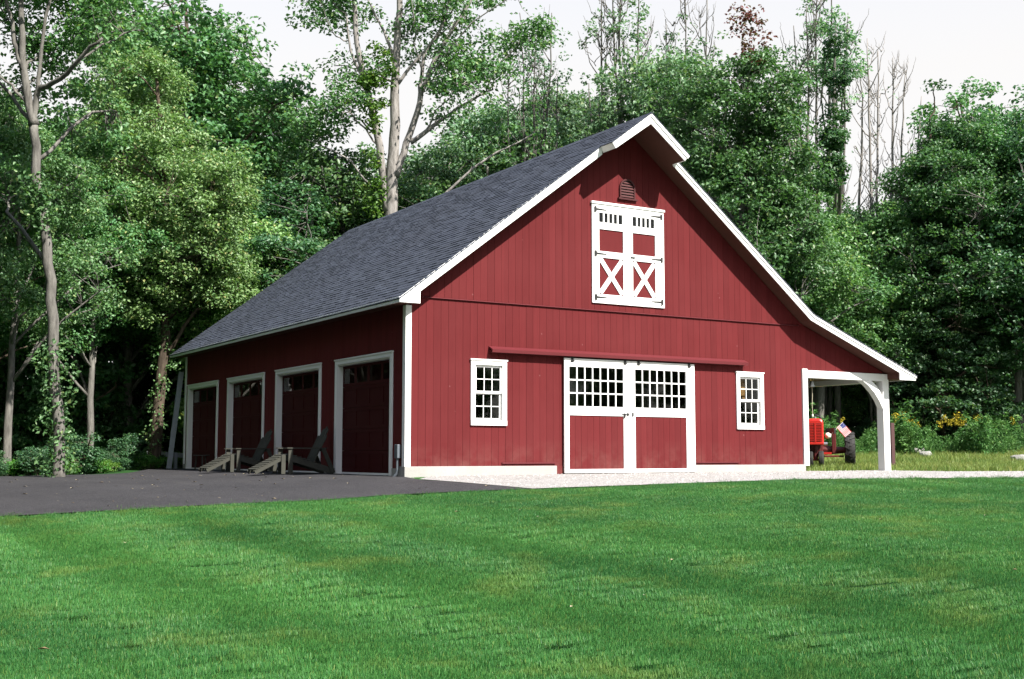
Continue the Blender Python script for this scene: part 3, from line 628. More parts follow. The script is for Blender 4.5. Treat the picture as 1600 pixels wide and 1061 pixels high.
# ================================================================== OBJECTS ROUND THE BARN
def adirondack(label, loc, rz):
    c = thing('lounge_chair', label, 'chair', loc, rz, 'weathered lounge chairs with footrests in front of the garage'); wm = 'weathered'
    for s in (-1, 1):
        y = s*0.285
        MB().bar((0.36, y, 0.335), (-0.62, y, 0.045), 0.03, 0.13).build('side_rail', wm, c)
        MB().box(0.33, 0.43, y+s*0.018, y+s*0.043, 0.0, 0.535).build('front_leg', wm, c)
        MB().bar((-0.36, y+s*0.032, 0.53), (-0.60, y+s*0.032, 0.02), 0.028, 0.09).build('back_leg', wm, c)
        MB().prism([(0.47, y-0.045), (0.50, y), (0.47, y+0.075 if s > 0 else y+0.045), (0.1, y+0.06), (-0.42, y+0.035), (-0.46, y), (-0.42, y-0.035), (0.1, y-0.06), (0.47, y-0.075)], 0.537, 0.560, 'z').build('armrest', wm, c)
    for q in range(6):
        t = q/5; x, z = 0.37-0.52*t, 0.408-0.155*t
        MB().bar((x, -0.30, z), (x, 0.30, z), 0.082, 0.02, up=(0.29, 0, 0.95)).build('seat_slat', wm, c)
    for q in range(5):
        y = (q-2)*0.108; tl = 0.90 - 0.055*(q-2)**2; d_ = Vector((-0.46, 0, 0.89)).normalized(); sp_ = 1+0.12*tl
        p = Vector((-0.14, y*0.86, 0.19)); e = p + d_*tl + Vector((0, y*0.17, 0)); m_ = MB(); m_.bar(p, e, 0.098, 0.02, up=d_.cross(Vector((0, 1, 0))))
        m_.bar(e, e + d_*0.035, 0.06, 0.02, up=d_.cross(Vector((0, 1, 0)))); m_.build('back_slat', wm, c)
    MB().bar((-0.375, -0.34, 0.515), (-0.375, 0.34, 0.515), 0.04, 0.07).build('back_rail', wm, c)
    MB().bar((0.39, -0.28, 0.33), (0.39, 0.28, 0.33), 0.025, 0.10).build('front_apron', wm, c)
    ft = MB(); ft.bar((0.47, 0, 0.02), (0.47, 0, 0.02001), 0.01, 0.01)
    for s in (-1, 1):
        y = s*0.235
        MB().bar((0.50, y, 0.355), (1.13, y, 0.035), 0.03, 0.085).build('footrest_rail', wm, c); MB().box(0.475, 0.565, y+s*0.018, y+s*0.043, 0.0, 0.40).build('footrest_leg', wm, c)
    for q in range(9):
        t = q/8; x, z = 0.52+0.575*t, 0.40-0.293*t
        MB().bar((x, -0.26, z), (x, 0.26, z), 0.052, 0.018, up=(0.45, 0, 0.89)).build('footrest_slat', wm, c)
    return c
def gz(x, y): return float(zg(x, y)) + 0.018
ch = adirondack('weathered wooden lounge chair with slatted footrest, nearer the front corner', (-0.72, 3.55, gz(-0.72, 3.55)+0.004), R(180-1))
ch2 = dup(ch, (-0.76, 6.9, gz(-0.76, 6.9)+0.004), R(180+4), 'weathered wooden lounge chair with slatted footrest, next to the small table')
st = thing('side_table', 'small dark round wooden table in front of the farthest garage door', 'table', (-0.72, 10.75, gz(-0.72, 10.75)))
MB().lathe([(0.001, 0.405), (0.22, 0.405), (0.225, 0.395), (0.22, 0.38), (0.001, 0.38)], (0, 0, 0), seg=18).build('table_top', 'weathered', st)
for q in range(3):
    a = q*2.094+0.4; MB().tube([(0.13*math.cos(a), 0.13*math.sin(a), 0.38), (0.17*math.cos(a), 0.17*math.sin(a), 0.0)], 0.02, 6).build('leg', 'weathered', st)
# grey rail fence behind the far corner of the garage
p0, p1 = atD(230, 712, 40.0), atD(284, 715, 38.6)
fn = thing('rail_fence', 'grey weathered rail on short posts behind the far garage corner', 'fence', (p1[0], p1[1], float(zg(p1[0], p1[1]))))
zz = float(zg(p1[0], p1[1])); r0 = Vector(p0 - p1); r1 = Vector((0.6, -0.3, 0))
MB().bar(r0 + Vector((0, 0, 0.42)), r1 + Vector((0, 0, 0.36)), 0.06, 0.15).build('rail', 'grey_rail', fn)
for t in (0.15, 0.85): MB().box(*(lambda q: (q.x-0.05, q.x+0.05, q.y+0.04, q.y+0.14, -0.2, 0.50))(Vector((r0.x, r0.y, 0))*(1-t))).build('post', 'grey_rail', fn)
pk = thing('grey_plank', 'tall grey plank leaning on the far rear corner of the barn', 'plank', (-0.30, L-0.25, gz(-0.3, L-0.25)), R(0))
MB().bar((-0.12, 0.35, 0.0), (0.20, 0.42, 2.9), 0.15, 0.03, up=(0, 1, 0)).build('plank', 'grey_rail', pk)
# bell hanging at the porch post
bl = thing('hanging_bell', 'small bell with brass ring and pull rope hanging inside the porch', 'bell', (11.34, 0.30, 2.40))
MB().tube([(0, 0, 0), (0, 0, -0.08)], 0.012, 6).build('hook', 'black_iron', bl)
ring = MB(); ring.tube([(0.05*math.cos(t*math.pi/8), 0, -0.11+0.05*math.sin(t*math.pi/8)) for t in range(17)], 0.012, 6, cap=False).build('ring', 'brass', bl, smooth=True)
MB().lathe([(0.005, -0.15), (0.035, -0.155), (0.05, -0.19), (0.058, -0.25), (0.085, -0.30), (0.078, -0.30), (0.05, -0.25), (0.005, -0.17)], (0, 0, 0), seg=16).build('bell', 'steel', bl, smooth=True)
MB().tube([(0, 0, -0.2), (0.01, 0, -0.5), (-0.008, 0, -0.75), (0.004, 0, -0.98)], 0.009, 6).build('pull_rope', 'rope', bl)
MB().lathe([(0.002, -0.97), (0.022, -0.99), (0.022, -1.04), (0.002, -1.06)], (0, 0, 0), seg=10).build('rope_knob', 'lamp_glass', bl, smooth=True)
# --- tractor, nose towards the lawn
tz = gz(13.15, 2.05)
HD = math.atan2(-0.70, -0.715)
tr = thing('tractor', 'old red row crop tractor with narrow front wheels parked beyond the porch', 'tractor', (14.92, 3.72, float(zg(14.92, 3.72))), HD, scale=1.07)
def wheel(name, x, y, r, wd, rimr, lugs, treads):
    m_ = MB(); h = wd/2
    prof = [(rimr, -h*0.8), (r*0.86, -h), (r*0.97, -h*0.85), (r, -h*0.4), (r, h*0.4), (r*0.97, h*0.85), (r*0.86, h), (rimr, h*0.8)]
    wv = link(name, None, None, tr, (x, y, r)); wv.empty_display_size = 0.1
    m_.lathe(prof, (0, 0, 0), 'y', 32)
    if lugs:
        for q in range(lugs):
            for s in (-1, 1):
                a = 2*math.pi*(q + (0.5 if s > 0 else 0))/lugs; a2 = a+0.16
                P = lambda an, yy, rr: Vector((rr*math.cos(an), yy, rr*math.sin(an)))
                m_.add([P(a, 0, r*1.0), P(a+0.07, 0, r*1.0), P(a2+0.09, s*h, r*0.95), P(a2, s*h, r*0.95), P(a, 0, r*1.05), P(a+0.07, 0, r*1.05), P(a2+0.09, s*h, r*1.0), P(a2, s*h, r*1.0)],
                       [(0,1,5,4),(1,2,6,5),(2,3,7,6),(3,0,4,7),(4,5,6,7)])
    else:
        for yy in (-h*0.35, 0.0, h*0.35): m_.lathe([(r*1.0, yy-0.008), (r*1.02, yy-0.005), (r*1.02, yy+0.005), (r*1.0, yy+0.008)], (0, 0, 0), 'y', 32)
    m_.build('tyre', 'rubber', wv, smooth=False)
    MB().lathe([(0.002, -h*0.3), (rimr*0.35, -h*0.45), (rimr*0.5, -h*0.15), (rimr*0.92, -h*0.3), (rimr*1.01, -h*0.85), (rimr*1.01, h*0.85), (rimr*0.92, h*0.3), (rimr*0.5, h*0.15), (rimr*0.35, h*0.45), (0.002, h*0.3)], (0, 0, 0), 'y', 24).build('rim', 'tractor_red', wv, smooth=True)
wheel('front_wheel', 0.0, 0.14, 0.235, 0.14, 0.14, 0, 3); wheel('front_wheel', 0.0, -0.14, 0.235, 0.14, 0.14, 0, 3)
wheel('rear_wheel', -1.75, 0.93, 0.50, 0.27, 0.30, 16, 0); wheel('rear_wheel', -1.75, -0.93, 0.50, 0.27, 0.30, 16, 0)
MB().tube([(0, -0.20, 0.235), (0, 0.20, 0.235)], 0.025, 8).build('front_axle', 'tractor_dark', tr)
MB().tube([(0.0, 0, 0.235), (-0.05, 0, 0.62)], [0.06, 0.09], 10).build('front_pedestal', 'tractor_dark', tr)
# hood: rounded box lofted along its length
def hoodsec(x, hw, z0, z1, rr, n=5):
    P = [(x, -hw, z0), (x, hw, z0)]
    P += [(x, hw-rr+rr*math.cos(t*math.pi/2/n), z1-rr+rr*math.sin(t*math.pi/2/n)) for t in range(n+1)]
    P += [(x, -hw+rr-rr*math.sin(t*math.pi/2/n), z1-rr+rr*math.cos(t*math.pi/2/n)) for t in range(n+1)]
    return P
secs = [hoodsec(0.13, 0.19, 0.68, 1.28, 0.10), hoodsec(0.09, 0.215, 0.64, 1.335, 0.12), hoodsec(-0.3, 0.22, 0.70, 1.345, 0.13), hoodsec(-0.95, 0.20, 0.86, 1.33, 0.13), hoodsec(-1.12, 0.19, 0.90, 1.31, 0.13)]
hd = MB(); k_ = len(secs[0]); hd.add([p for s in secs for p in s], [(i*k_+j, i*k_+(j+1) % k_, (i+1)*k_+(j+1) % k_, (i+1)*k_+j) for i in range(len(secs)-1) for j in range(k_)] + [tuple(range(k_-1, -1, -1)), tuple(range((len(secs)-1)*k_, len(secs)*k_))])
hood_o = hd.build('engine_hood', 'tractor_red', tr, bevel=0.01)
gm = MB(); gm.box(0.125, 0.136, -0.165, 0.165, 0.73, 1.20); go = gm.build('grille', 'tractor_dark', tr)
for q in range(11): MB().box(0.137, 0.150, -0.163, 0.163, 0.745+q*0.041, 0.766+q*0.041).build('grille_bar', 'tractor_red', go)
MB().box(0.137, 0.162, -0.02, 0.02, 0.70, 1.22).build('grille_spine', 'tractor_red', go)
MB().box(0.11, 0.165, -0.215, 0.215, 0.635, 0.695).build('bumper', 'tractor_red', tr, bevel=0.012)
MB().tube([(0.03, 0, 1.34), (0.03, 0, 1.385)], 0.035, 10).build('radiator_cap', 'steel', tr)
MB().box(-1.3, 0.02, -0.13, 0.13, 0.46, 0.66).build('frame', 'tractor_dark', tr, bevel=0.02); MB().box(-1.0, -0.35, -0.17, 0.17, 0.62, 0.9).build('engine', 'tractor_dark', tr, bevel=0.03)
MB().tube([(-1.75, -0.93, 0.5), (-1.75, -0.3, 0.5), (-1.75, 0.3, 0.5), (-1.75, 0.93, 0.5)], [0.07, 0.13, 0.13, 0.07], 12).build('rear_axle', 'tractor_dark', tr)
MB().box(-1.95, -1.3, -0.2, 0.2, 0.42, 0.85).build('gearbox', 'tractor_dark', tr, bevel=0.04)
for s in (-1, 1): MB().box(-1.80, -1.55, s*0.50-0.06, s*0.50+0.06, 0.40, 0.98).build('axle_housing', 'tractor_dark', tr, bevel=0.02)
MB().tube([(-1.25, 0, 1.18), (-1.5, 0, 1.30)], 0.018, 8).build('steering_column', 'black_iron', tr)
MB().tube([(-1.5+0.19*math.cos(t*math.pi/10)*0.35, 0.19*math.sin(t*math.pi/10), 1.30+0.19*math.cos(t*math.pi/10)*0.93) for t in range(21)], 0.014, 6, cap=False).build('steering_wheel', 'black_iron', tr)
MB().lathe([(0.01, 0.0), (0.16, 0.015), (0.21, 0.06), (0.2, 0.07), (0.15, 0.035), (0.01, 0.02)], (-1.95, 0, 1.0), seg=16).build('seat', 'tractor_dark', tr); MB().bar((-1.9, 0, 0.8), (-1.95, 0, 1.0), 0.06, 0.02).build('seat_post', 'black_iron', tr)
MB().bar((-0.6, 0.52, 1.02), (-1.35, 0.30, 1.02), 0.05, 0.16).build('fuel_tank', 'black_iron', tr); MB().lathe([(0.002, 0), (0.07, 0.005), (0.085, 0.06), (0.05, 0.12), (0.002, 0.13)], (-0.35, 0.33, 0.88), 'x', 14).build('headlight', 'lamp_glass', tr, smooth=True)
MB().tube([(-0.35, 0.2, 0.85), (-0.37, 0.33, 0.88)], 0.015, 6).build('headlight_bracket', 'black_iron', tr)
MB().tube([(-0.6, 0.20, 0.66), (-0.6, 0.32, 0.66)], 0.05, 10).build('oil_filter', 'steel', tr)
MB().tube([(-0.6, 0.15, 0.33), (-1.6, 0.75, 0.33)], 0.025, 8).build('drawbar_link', 'tractor_dark', tr); MB().box(-0.68, -0.5, 0.2, 0.42, 0.38, 0.44).build('step_plate', 'tractor_red', tr)
fl = thing('small_flag', 'small striped flag with starred blue canton on a stick on the tractor', 'flag', tr.matrix_basis @ Vector((-0.62, 0.36, 0.86)), HD)
fa, fb = Vector((0, 0, 0)), Vector((-0.10, 0.40, 0.42)); MB().tube([fa, fb], 0.007, 6).build('stick', 'lamp_glass', fl)
# cloth hangs down from the stick's upper part, in a gentle fold
V = []; nx, nz_ = 10, 8
for i_ in range(nx+1):
    for j_ in range(nz_+1): V.append((0.37*i_/nx, 0.022*math.sin(i_*0.9)*(i_/nx), 0.24*j_/nz_))
me = bpy.data.meshes.new('cloth'); me.from_pydata(V, [], [(i_*(nz_+1)+j_, (i_+1)*(nz_+1)+j_, (i_+1)*(nz_+1)+j_+1, i_*(nz_+1)+j_+1) for i_ in range(nx) for j_ in range(nz_)]); me.update()
co = link('cloth', me, 'flag_print', fl); co.location = fb + Vector((0, 0, 0)); sol = co.modifiers.new('thick', 'SOLIDIFY'); sol.thickness = 0.003
ax = Vector((0.02, 0.30, -0.36)).normalized(); az_ = Vector((0.0, 0.77, 0.64)); az_ = (az_ - ax*az_.dot(ax)).normalized(); ay = az_.cross(ax)
co.matrix_local = Matrix(((ax.x, ay.x, az_.x, fb.x), (ax.y, ay.y, az_.y, fb.y), (ax.z, ay.z, az_.z, fb.z), (0, 0, 0, 1))) @ Matrix.Translation((0, 0, -0.24))
bp = atD(1394, 735, 34.0)
pp = thing('fence_post', 'dark brown wooden post standing just behind the white porch post', 'post', (bp[0], bp[1], float(zg(bp[0], bp[1]))))
MB().box(-0.07, 0.07, -0.07, 0.07, -0.3, 1.3).build('post', 'brown_post', pp, bevel=0.01)

# ================================================================== GRASS (real blades, scattered as tufts)
def tuft(name, n, half, h0, h1, wd, mat, lean=0.35, seg=2, seed=1):
    r = np.random.default_rng(seed); bx = r.normal(0, half*0.9, (n, 2)); ang = r.uniform(0, 2*np.pi, n); h = r.uniform(h0, h1, n); ln = r.uniform(0, lean, n)*h; la = r.uniform(0, 2*np.pi, n)
    dx, dy = np.cos(ang)*wd/2, np.sin(ang)*wd/2; ox, oy = np.cos(la)*ln, np.sin(la)*ln; z0 = np.zeros(n)-0.01
    a = np.c_[bx[:, 0]-dx, bx[:, 1]-dy, z0]; b = np.c_[bx[:, 0]+dx, bx[:, 1]+dy, z0]
    c_ = np.c_[bx[:, 0]+dx*0.8+ox*0.35, bx[:, 1]+dy*0.8+oy*0.35, h*0.6]; d_ = np.c_[bx[:, 0]-dx*0.8+ox*0.35, bx[:, 1]-dy*0.8+oy*0.35, h*0.6]; t = np.c_[bx[:, 0]+ox, bx[:, 1]+oy, h]
    V = np.stack([a, b, c_, d_, t], 1).reshape(-1, 3); k = np.arange(n)[:, None]*5
    T = np.concatenate([k+[0, 1, 2], k+[0, 2, 3], k+[3, 2, 4]], 1).reshape(-1, 3)
    me = mesh_np(name, V, T); me.materials.append(MATS[mat]); return bpy.data.objects.new(name, me)
def scatter(name, P, rot, scale, protos, label, cat):
    me = bpy.data.meshes.new(name); me.vertices.add(len(P)); me.vertices.foreach_set('co', np.ascontiguousarray(P, np.float32).ravel())
    for an, dt, arr in (('rot', 'FLOAT_VECTOR', rot), ('sc', 'FLOAT', scale), ('pick', 'INT', rng.integers(0, len(protos), len(P)))):
        at = me.attributes.new(an, dt, 'POINT'); at.data.foreach_set('vector' if dt == 'FLOAT_VECTOR' else 'value', np.ascontiguousarray(arr, np.int32 if dt == 'INT' else np.float32).ravel())
    o = link(name, me, None, kind='stuff', label=label, category=cat)
    ng = bpy.data.node_groups.new(name, 'GeometryNodeTree'); ng.interface.new_socket('Geometry', in_out='INPUT', socket_type='NodeSocketGeometry'); ng.interface.new_socket('Geometry', in_out='OUTPUT', socket_type='NodeSocketGeometry')
    N = ng.nodes.new; gi, go = N('NodeGroupInput'), N('NodeGroupOutput'); iop = N('GeometryNodeInstanceOnPoints'); g2i = N('GeometryNodeGeometryToInstance')
    for p in reversed(protos):
        oi = N('GeometryNodeObjectInfo'); oi.inputs['Object'].default_value = p; ng.links.new(oi.outputs['Geometry'], g2i.inputs[0])
    def attr(nm, dt):
        a = N('GeometryNodeInputNamedAttribute'); a.data_type = dt; a.inputs['Name'].default_value = nm; return a.outputs['Attribute']
    iop.inputs['Pick Instance'].default_value = True; m2p = N('GeometryNodeMeshToPoints'); ng.links.new(gi.outputs[0], m2p.inputs[0])
    ng.links.new(m2p.outputs[0], iop.inputs['Points']); ng.links.new(g2i.outputs[0], iop.inputs['Instance']); ng.links.new(attr('pick', 'INT'), iop.inputs['Instance Index'])
    e2r = N('FunctionNodeEulerToRotation'); ng.links.new(attr('rot', 'FLOAT_VECTOR'), e2r.inputs[0]); ng.links.new(e2r.outputs[0], iop.inputs['Rotation']); ng.links.new(attr('sc', 'FLOAT'), iop.inputs['Scale'])
    ng.links.new(iop.outputs[0], go.inputs[0]); md = o.modifiers.new('scatter', 'NODES'); md.node_group = ng; return o
def frustum_pts(n_per, d0, d1, marg=2.5):
    n = int(n_per*(d1-d0)*(d1+d0+2*marg)*0.5); u = rng.uniform(0, 1, n)
    D = np.sqrt(d0**2 + u*(d1**2-d0**2)); lat = rng.uniform(-1, 1, n)*(0.4267*D+marg)
    fx, fy = math.sin(YAW), math.cos(YAW); return np.c_[CAM[0]+fx*D+math.cos(YAW)*lat, CAM[1]+fy*D-math.sin(YAW)*lat], D
g_ = 0.14; A_, B_ = np.meshgrid(np.arange(3.0, 28.0, g_), np.arange(-15.0, 15.0, g_)); D, lat = A_.ravel()+rng.uniform(-0.12, 0.12, A_.size), B_.ravel()+rng.uniform(-0.12, 0.12, A_.size)
k_ = np.abs(lat) < 0.4267*D+2.5; D, lat = D[k_], lat[k_]; P = np.c_[CAM[0]+math.sin(YAW)*D+math.cos(YAW)*lat, CAM[1]+math.cos(YAW)*D-math.sin(YAW)*lat]
jit = P + rng.normal(0, 0.07, P.shape); keep = ~inside(jit, POLY_A) & ~inside(jit, POLY_G) & ~((P[:, 0] > -0.3) & (P[:, 1] > -0.3)) & ((P[:, 1] < 1) | (P[:, 0] > 13)); keep &= ~((D > 20) & (P[:, 0] < 0));
POLY_L = POLY_G[:90]
P, D = P[keep], D[keep]
line = (P[:, 0] + 0.06*P[:, 1] + 0.12*np.sin(P[:, 1]*0.5))/0.95; side = np.where(np.floor(line) % 2 == 0, 1.0, -1.0)
tilt = np.clip(np.sin(line*np.pi)*1.6, -1, 1)*R(9)*(0.6+0.6*np.sin(P[:, 0]*0.4+P[:, 1]*0.23)) + rng.normal(0, R(6), len(P)); za = rng.uniform(0, 2*np.pi, len(P))
# tilt every tuft along the mowing direction, whatever its own spin: euler from matrix
rot = np.zeros((len(P), 3))
mdir = Vector((0.0, 1.0, 0))
for q in range(len(P)):
    axq = Vector((0, 0, 1)).cross(mdir); rot[q] = (Matrix.Rotation(tilt[q], 3, axq) @ Matrix.Rotation(za[q], 3, 'Z')).to_euler()
protos = [tuft('grass_tuft', 380, 0.10, 0.010, 0.030, 0.0036, 'lawn_blade', 0.7, seed=s) for s in (1, 2, 3, 4)]
scatter('lawn_grass', np.c_[P, zg(P[:, 0], P[:, 1])-0.004], rot, rng.uniform(0.75, 1.2, len(P)), protos, 'mown green lawn in front of the barn', 'lawn')
# rough dry meadow right of the barn
P, D = frustum_pts(9, 29.0, 47.0); lat = (P[:, 0]-CAM[0])*math.cos(YAW) - (P[:, 1]-CAM[1])*math.sin(YAW)
keep = ((P[:, 0] > 11.2) | (P[:, 1] > 15.5)) & (lat/D > 0.2) & ~inside(P, POLY_G); P, D = P[keep], D[keep]
P = P[~((P[:, 0] < 14) & (P[:, 1] < 14.6) & (rng.uniform(0, 1, len(P)) < 0.6))]
mp = [tuft('meadow_tuft', 60, 0.22, 0.05, 0.20, 0.012, 'meadow_blade', 0.8, seed=s) for s in (11, 12, 13)]
scatter('meadow_grass', np.c_[P, zg(P[:, 0], P[:, 1])-0.02], np.c_[np.zeros((len(P), 2)), rng.uniform(0, 6.28, len(P))], rng.uniform(0.6, 1.3, len(P)), mp, 'dry yellowish rough grass beyond the gravel', 'grass')
# pebbles and a few weeds on the gravel, litter on the asphalt
P, D = frustum_pts(30, 17, 34); P = P[inside(P, POLY_G)]; mb = MB()
for x, y in P[:2600]:
    s = rnd.uniform(0.008, 0.022); z = float(zg(x, y))+0.024; a = rnd.uniform(0, 3)
    ca, sa = math.cos(a)*s, math.sin(a)*s; mb.add([(x+ca, y+sa, z), (x-sa, y+ca, z), (x-ca, y-sa, z), (x+sa, y-ca, z), (x, y, z+s*0.8)], [(0, 1, 4), (1, 2, 4), (2, 3, 4), (3, 0, 4)])
mb.build('gravel_stones', 'pebble', None, kind='stuff', label='loose pale stones scattered on the gravel', category='gravel')
P, D = frustum_pts(1.9, 14, 30); P = P[inside(P, POLY_A)]; mb = MB()
for x, y in P:
    s = rnd.choice((0.012, 0.016, 0.02, 0.03, 0.05)); z = float(zg(x, y))+0.020; a = rnd.uniform(0, 6.3); c_, s_ = math.cos(a)*s, math.sin(a)*s
    mb.add([(x+c_, y+s_, z+0.004), (x-s_*0.5, y+c_*0.5, z+s*0.35), (x-c_, y-s_, z+0.006), (x+s_*0.5, y-c_*0.5, z+s*0.3)], [(0, 1, 2), (0, 2, 3)])
mb.build('leaf_litter', 'litter', None, kind='stuff', label='dry pale fallen leaves scattered on the asphalt', category='leaves')

# ================================================================== TREES
def leaf_mesh(name, C, RAD, n, size, mat, r, up=0.75, aspect=0.62, droop=0.25):
    """n leaves round every cluster centre: folded diamond-shaped blades"""
    C = np.asarray(C, float); RAD = np.asarray(RAD, float); N = len(C)
    if np.ndim(n) == 0: n = np.full(N, n)
    idx = np.repeat(np.arange(N), n); M = len(idx)
    q = r.normal(size=(M, 3)); q /= np.linalg.norm(q, axis=1)[:, None]; q *= (r.uniform(0.08, 1, M)**0.45)[:, None]
    P = C[idx] + q*RAD[idx]
    nrm = r.normal(size=(M, 3))*0.55 + np.c_[q[:, 0]*0.5, q[:, 1]*0.5, np.full(M, up)]; nrm /= np.linalg.norm(nrm, axis=1)[:, None]
    d = np.c_[q[:, :2] + r.normal(size=(M, 2))*0.6, -droop + r.normal(size=M)*0.3]; d -= nrm*(d*nrm).sum(1)[:, None]; d /= np.linalg.norm(d, axis=1)[:, None]+1e-9
    s = np.cross(nrm, d); L_ = size*r.uniform(0.6, 1.25, M)[:, None]; fold = 0.16
    base, tip = P - d*L_*0.5, P + d*L_*0.5 - nrm*L_*0.10; lf, rt = P - d*L_*0.08 - s*L_*aspect*0.5 + nrm*L_*fold, P - d*L_*0.08 + s*L_*aspect*0.5 + nrm*L_*fold
    V = np.stack([base, lf, tip, rt], 1).reshape(-1, 3); k = np.arange(M)[:, None]*4
    me = mesh_np(name, V, np.concatenate([k+[0, 2, 1], k+[0, 3, 2]], 1).reshape(-1, 3)); me.materials.append(MATS[mat]); return me
def smooth_path(P, n, r=None, wob=0.0):
    P = np.asarray(P, float); t = np.linspace(0, len(P)-1, n); out = []
    for x in t:
        i = min(int(x), len(P)-2); f = x-i; p0, p1, p2, p3 = P[max(i-1, 0)], P[i], P[i+1], P[min(i+2, len(P)-1)]
        out.append(0.5*((2*p1) + (-p0+p2)*f + (2*p0-5*p1+4*p2-p3)*f*f + (-p0+3*p1-3*p2+p3)*f**3))
    out = np.array(out)
    if r is not None and wob: out[1:-1] += r.normal(size=(n-2, 3))*wob
    return out
def crown_pts(blobs, n, r, shell=0.5, gap=0.35, fr=0.9):
    out = []; vol = np.array([b[1][0]*b[1][1]*b[1][2] for b in blobs])**0.75; pr = vol/vol.sum(); ph = r.uniform(0, 6.28, 9)
    while len(out) < n:
        b = blobs[r.choice(len(blobs), p=pr)]; q = r.normal(size=3); q /= np.linalg.norm(q); q *= r.uniform(shell**3, 1)**(1/3.0); p = np.array(b[0]) + q*np.array(b[1])
        nz = math.sin(p[0]*fr+ph[0])*math.sin(p[1]*fr+ph[1]) + math.sin(p[2]*fr*1.3+ph[2])*math.sin((p[0]+p[1])*fr*0.7+ph[3]) + 0.6*math.sin(p[0]*fr*2.1+ph[4])*math.sin(p[2]*fr*2.3+ph[5])
        if nz < -0.9+gap*2: 
            if r.uniform() < gap*1.6: continue
        out.append(p)
    return np.array(out)
def build_tree(root, trunks, blobs, n_cl, n_leaf, size, leafm, barkm, seed, cl_r=(0.45, 0.85), flat=0.55, limbs=14, shell=0.5, gap=0.35, twig=True, ivy=None, extra=None, up=0.75, limb_r=0.5):
    """trunks: [(points, r0, r1)] in local coordinates; parts: trunk, limbs, crown (+ ivy)"""
    r = np.random.default_rng(seed); skel = []; tm = MB()
    for pts, r0, r1 in trunks:
        n = max(6, int(len(pts)*3)); P = smooth_path(pts, n, r, 0.02); rad = np.linspace(r0, r1, n); rad[0] *= 1.25; tm.tube(P, list(rad), 9); skel += [(p, q) for p, q in zip(P, rad)]
    tm.build('trunk', barkm, root, smooth=True)
    if n_cl:
        C = crown_pts(blobs, n_cl, r, shell, gap); S = np.array([p for p, _ in skel]); SR = np.array([q for _, q in skel])
        # limbs towards far-apart crown points
        sel = [int(r.integers(n_cl))]; dist = np.linalg.norm(C-C[sel[0]], axis=1)
        for _ in range(limbs-1): k = int(dist.argmax()); sel.append(k); dist = np.minimum(dist, np.linalg.norm(C-C[k], axis=1))
        lm = MB(); nodes = [S]; 
        for k in sel:
            e = C[k]; h = np.linalg.norm(S[:, :2]-e[:2], axis=1); cost = np.abs(S[:, 2] - (e[2]-0.75*h)) + 0.35*h; i = int(cost.argmin()); s = S[i]
            mid = s*0.5 + e*0.5 + np.array([0, 0, 0.12*np.linalg.norm(e-s)]) + r.normal(size=3)*0.15; P = smooth_path([s, mid, e], 7, r, 0.05)
            lm.tube(P, list(np.linspace(max(0.03, SR[i]*limb_r), 0.018, 7)), 6); nodes.append(P[2:])
        A = np.concatenate(nodes)
        if twig:
            for p in C:
                j = int(np.linalg.norm(A-p, axis=1).argmin()); a = A[j]
                if 0.25 < np.linalg.norm(p-a): m_ = (a+p)/2 + r.normal(size=3)*0.08; lm.tube([a, m_, p], [0.016, 0.011, 0.005], 3, cap=False)
        lm.build('limbs', barkm, root, smooth=True, kind='stuff')
        cr = r.uniform(cl_r[0], cl_r[1], n_cl); RAD = np.c_[cr, cr, cr*flat]
        link('crown', leaf_mesh('crown', C, RAD, n_leaf, size, leafm, r, up), None, root)
    if extra:
        for nm, bl, nc, nl, lm_, crr in extra:
            C2 = crown_pts(bl, nc, r, 0.2, 0.2); cr = r.uniform(crr*0.6, crr, nc); link(nm, leaf_mesh(nm, C2, np.c_[cr, cr, cr*0.6], nl, size, lm_, r), None, root, kind='stuff')
    if ivy:
        C2 = []
        for pts, rr in ivy:
            P = smooth_path(pts, 16); C2 += [p + r.normal(size=3)*np.array([rr, rr, 0.15])*0.6 for p in P for _ in range(3)]
        C2 = np.array(C2); link('ivy', leaf_mesh('ivy', C2, np.full((len(C2), 3), ivy[0][1]), 26, 0.11, 'leaf_mid', r, 0.3), None, root)
    return root
def feature(name, label, base_uvD, group=None, cat='tree'):
    """thing at the foot of a tree seen at pixel u, depth D; returns root and a local-coordinates helper"""
    u, D = base_uvD; p = atD(u, 735, D); z = float(zg(p[0], p[1])); b = np.array([p[0], p[1], z])
    root = thing(name, label, cat, tuple(b), group=group); return root, (lambda u_, v_, D_=None: atD(u_, v_, D if D_ is None else D_) - b)
def blob(Lc, u, v, D, ru, rv, rd=None):
    k = D/FPX; return (Lc(u, v, D), (ru*k, (rd if rd else ru*k), rv*k))
def up_foot(Lc, u): return np.array([Lc(u, 735)[0], Lc(u, 735)[1], -0.2])

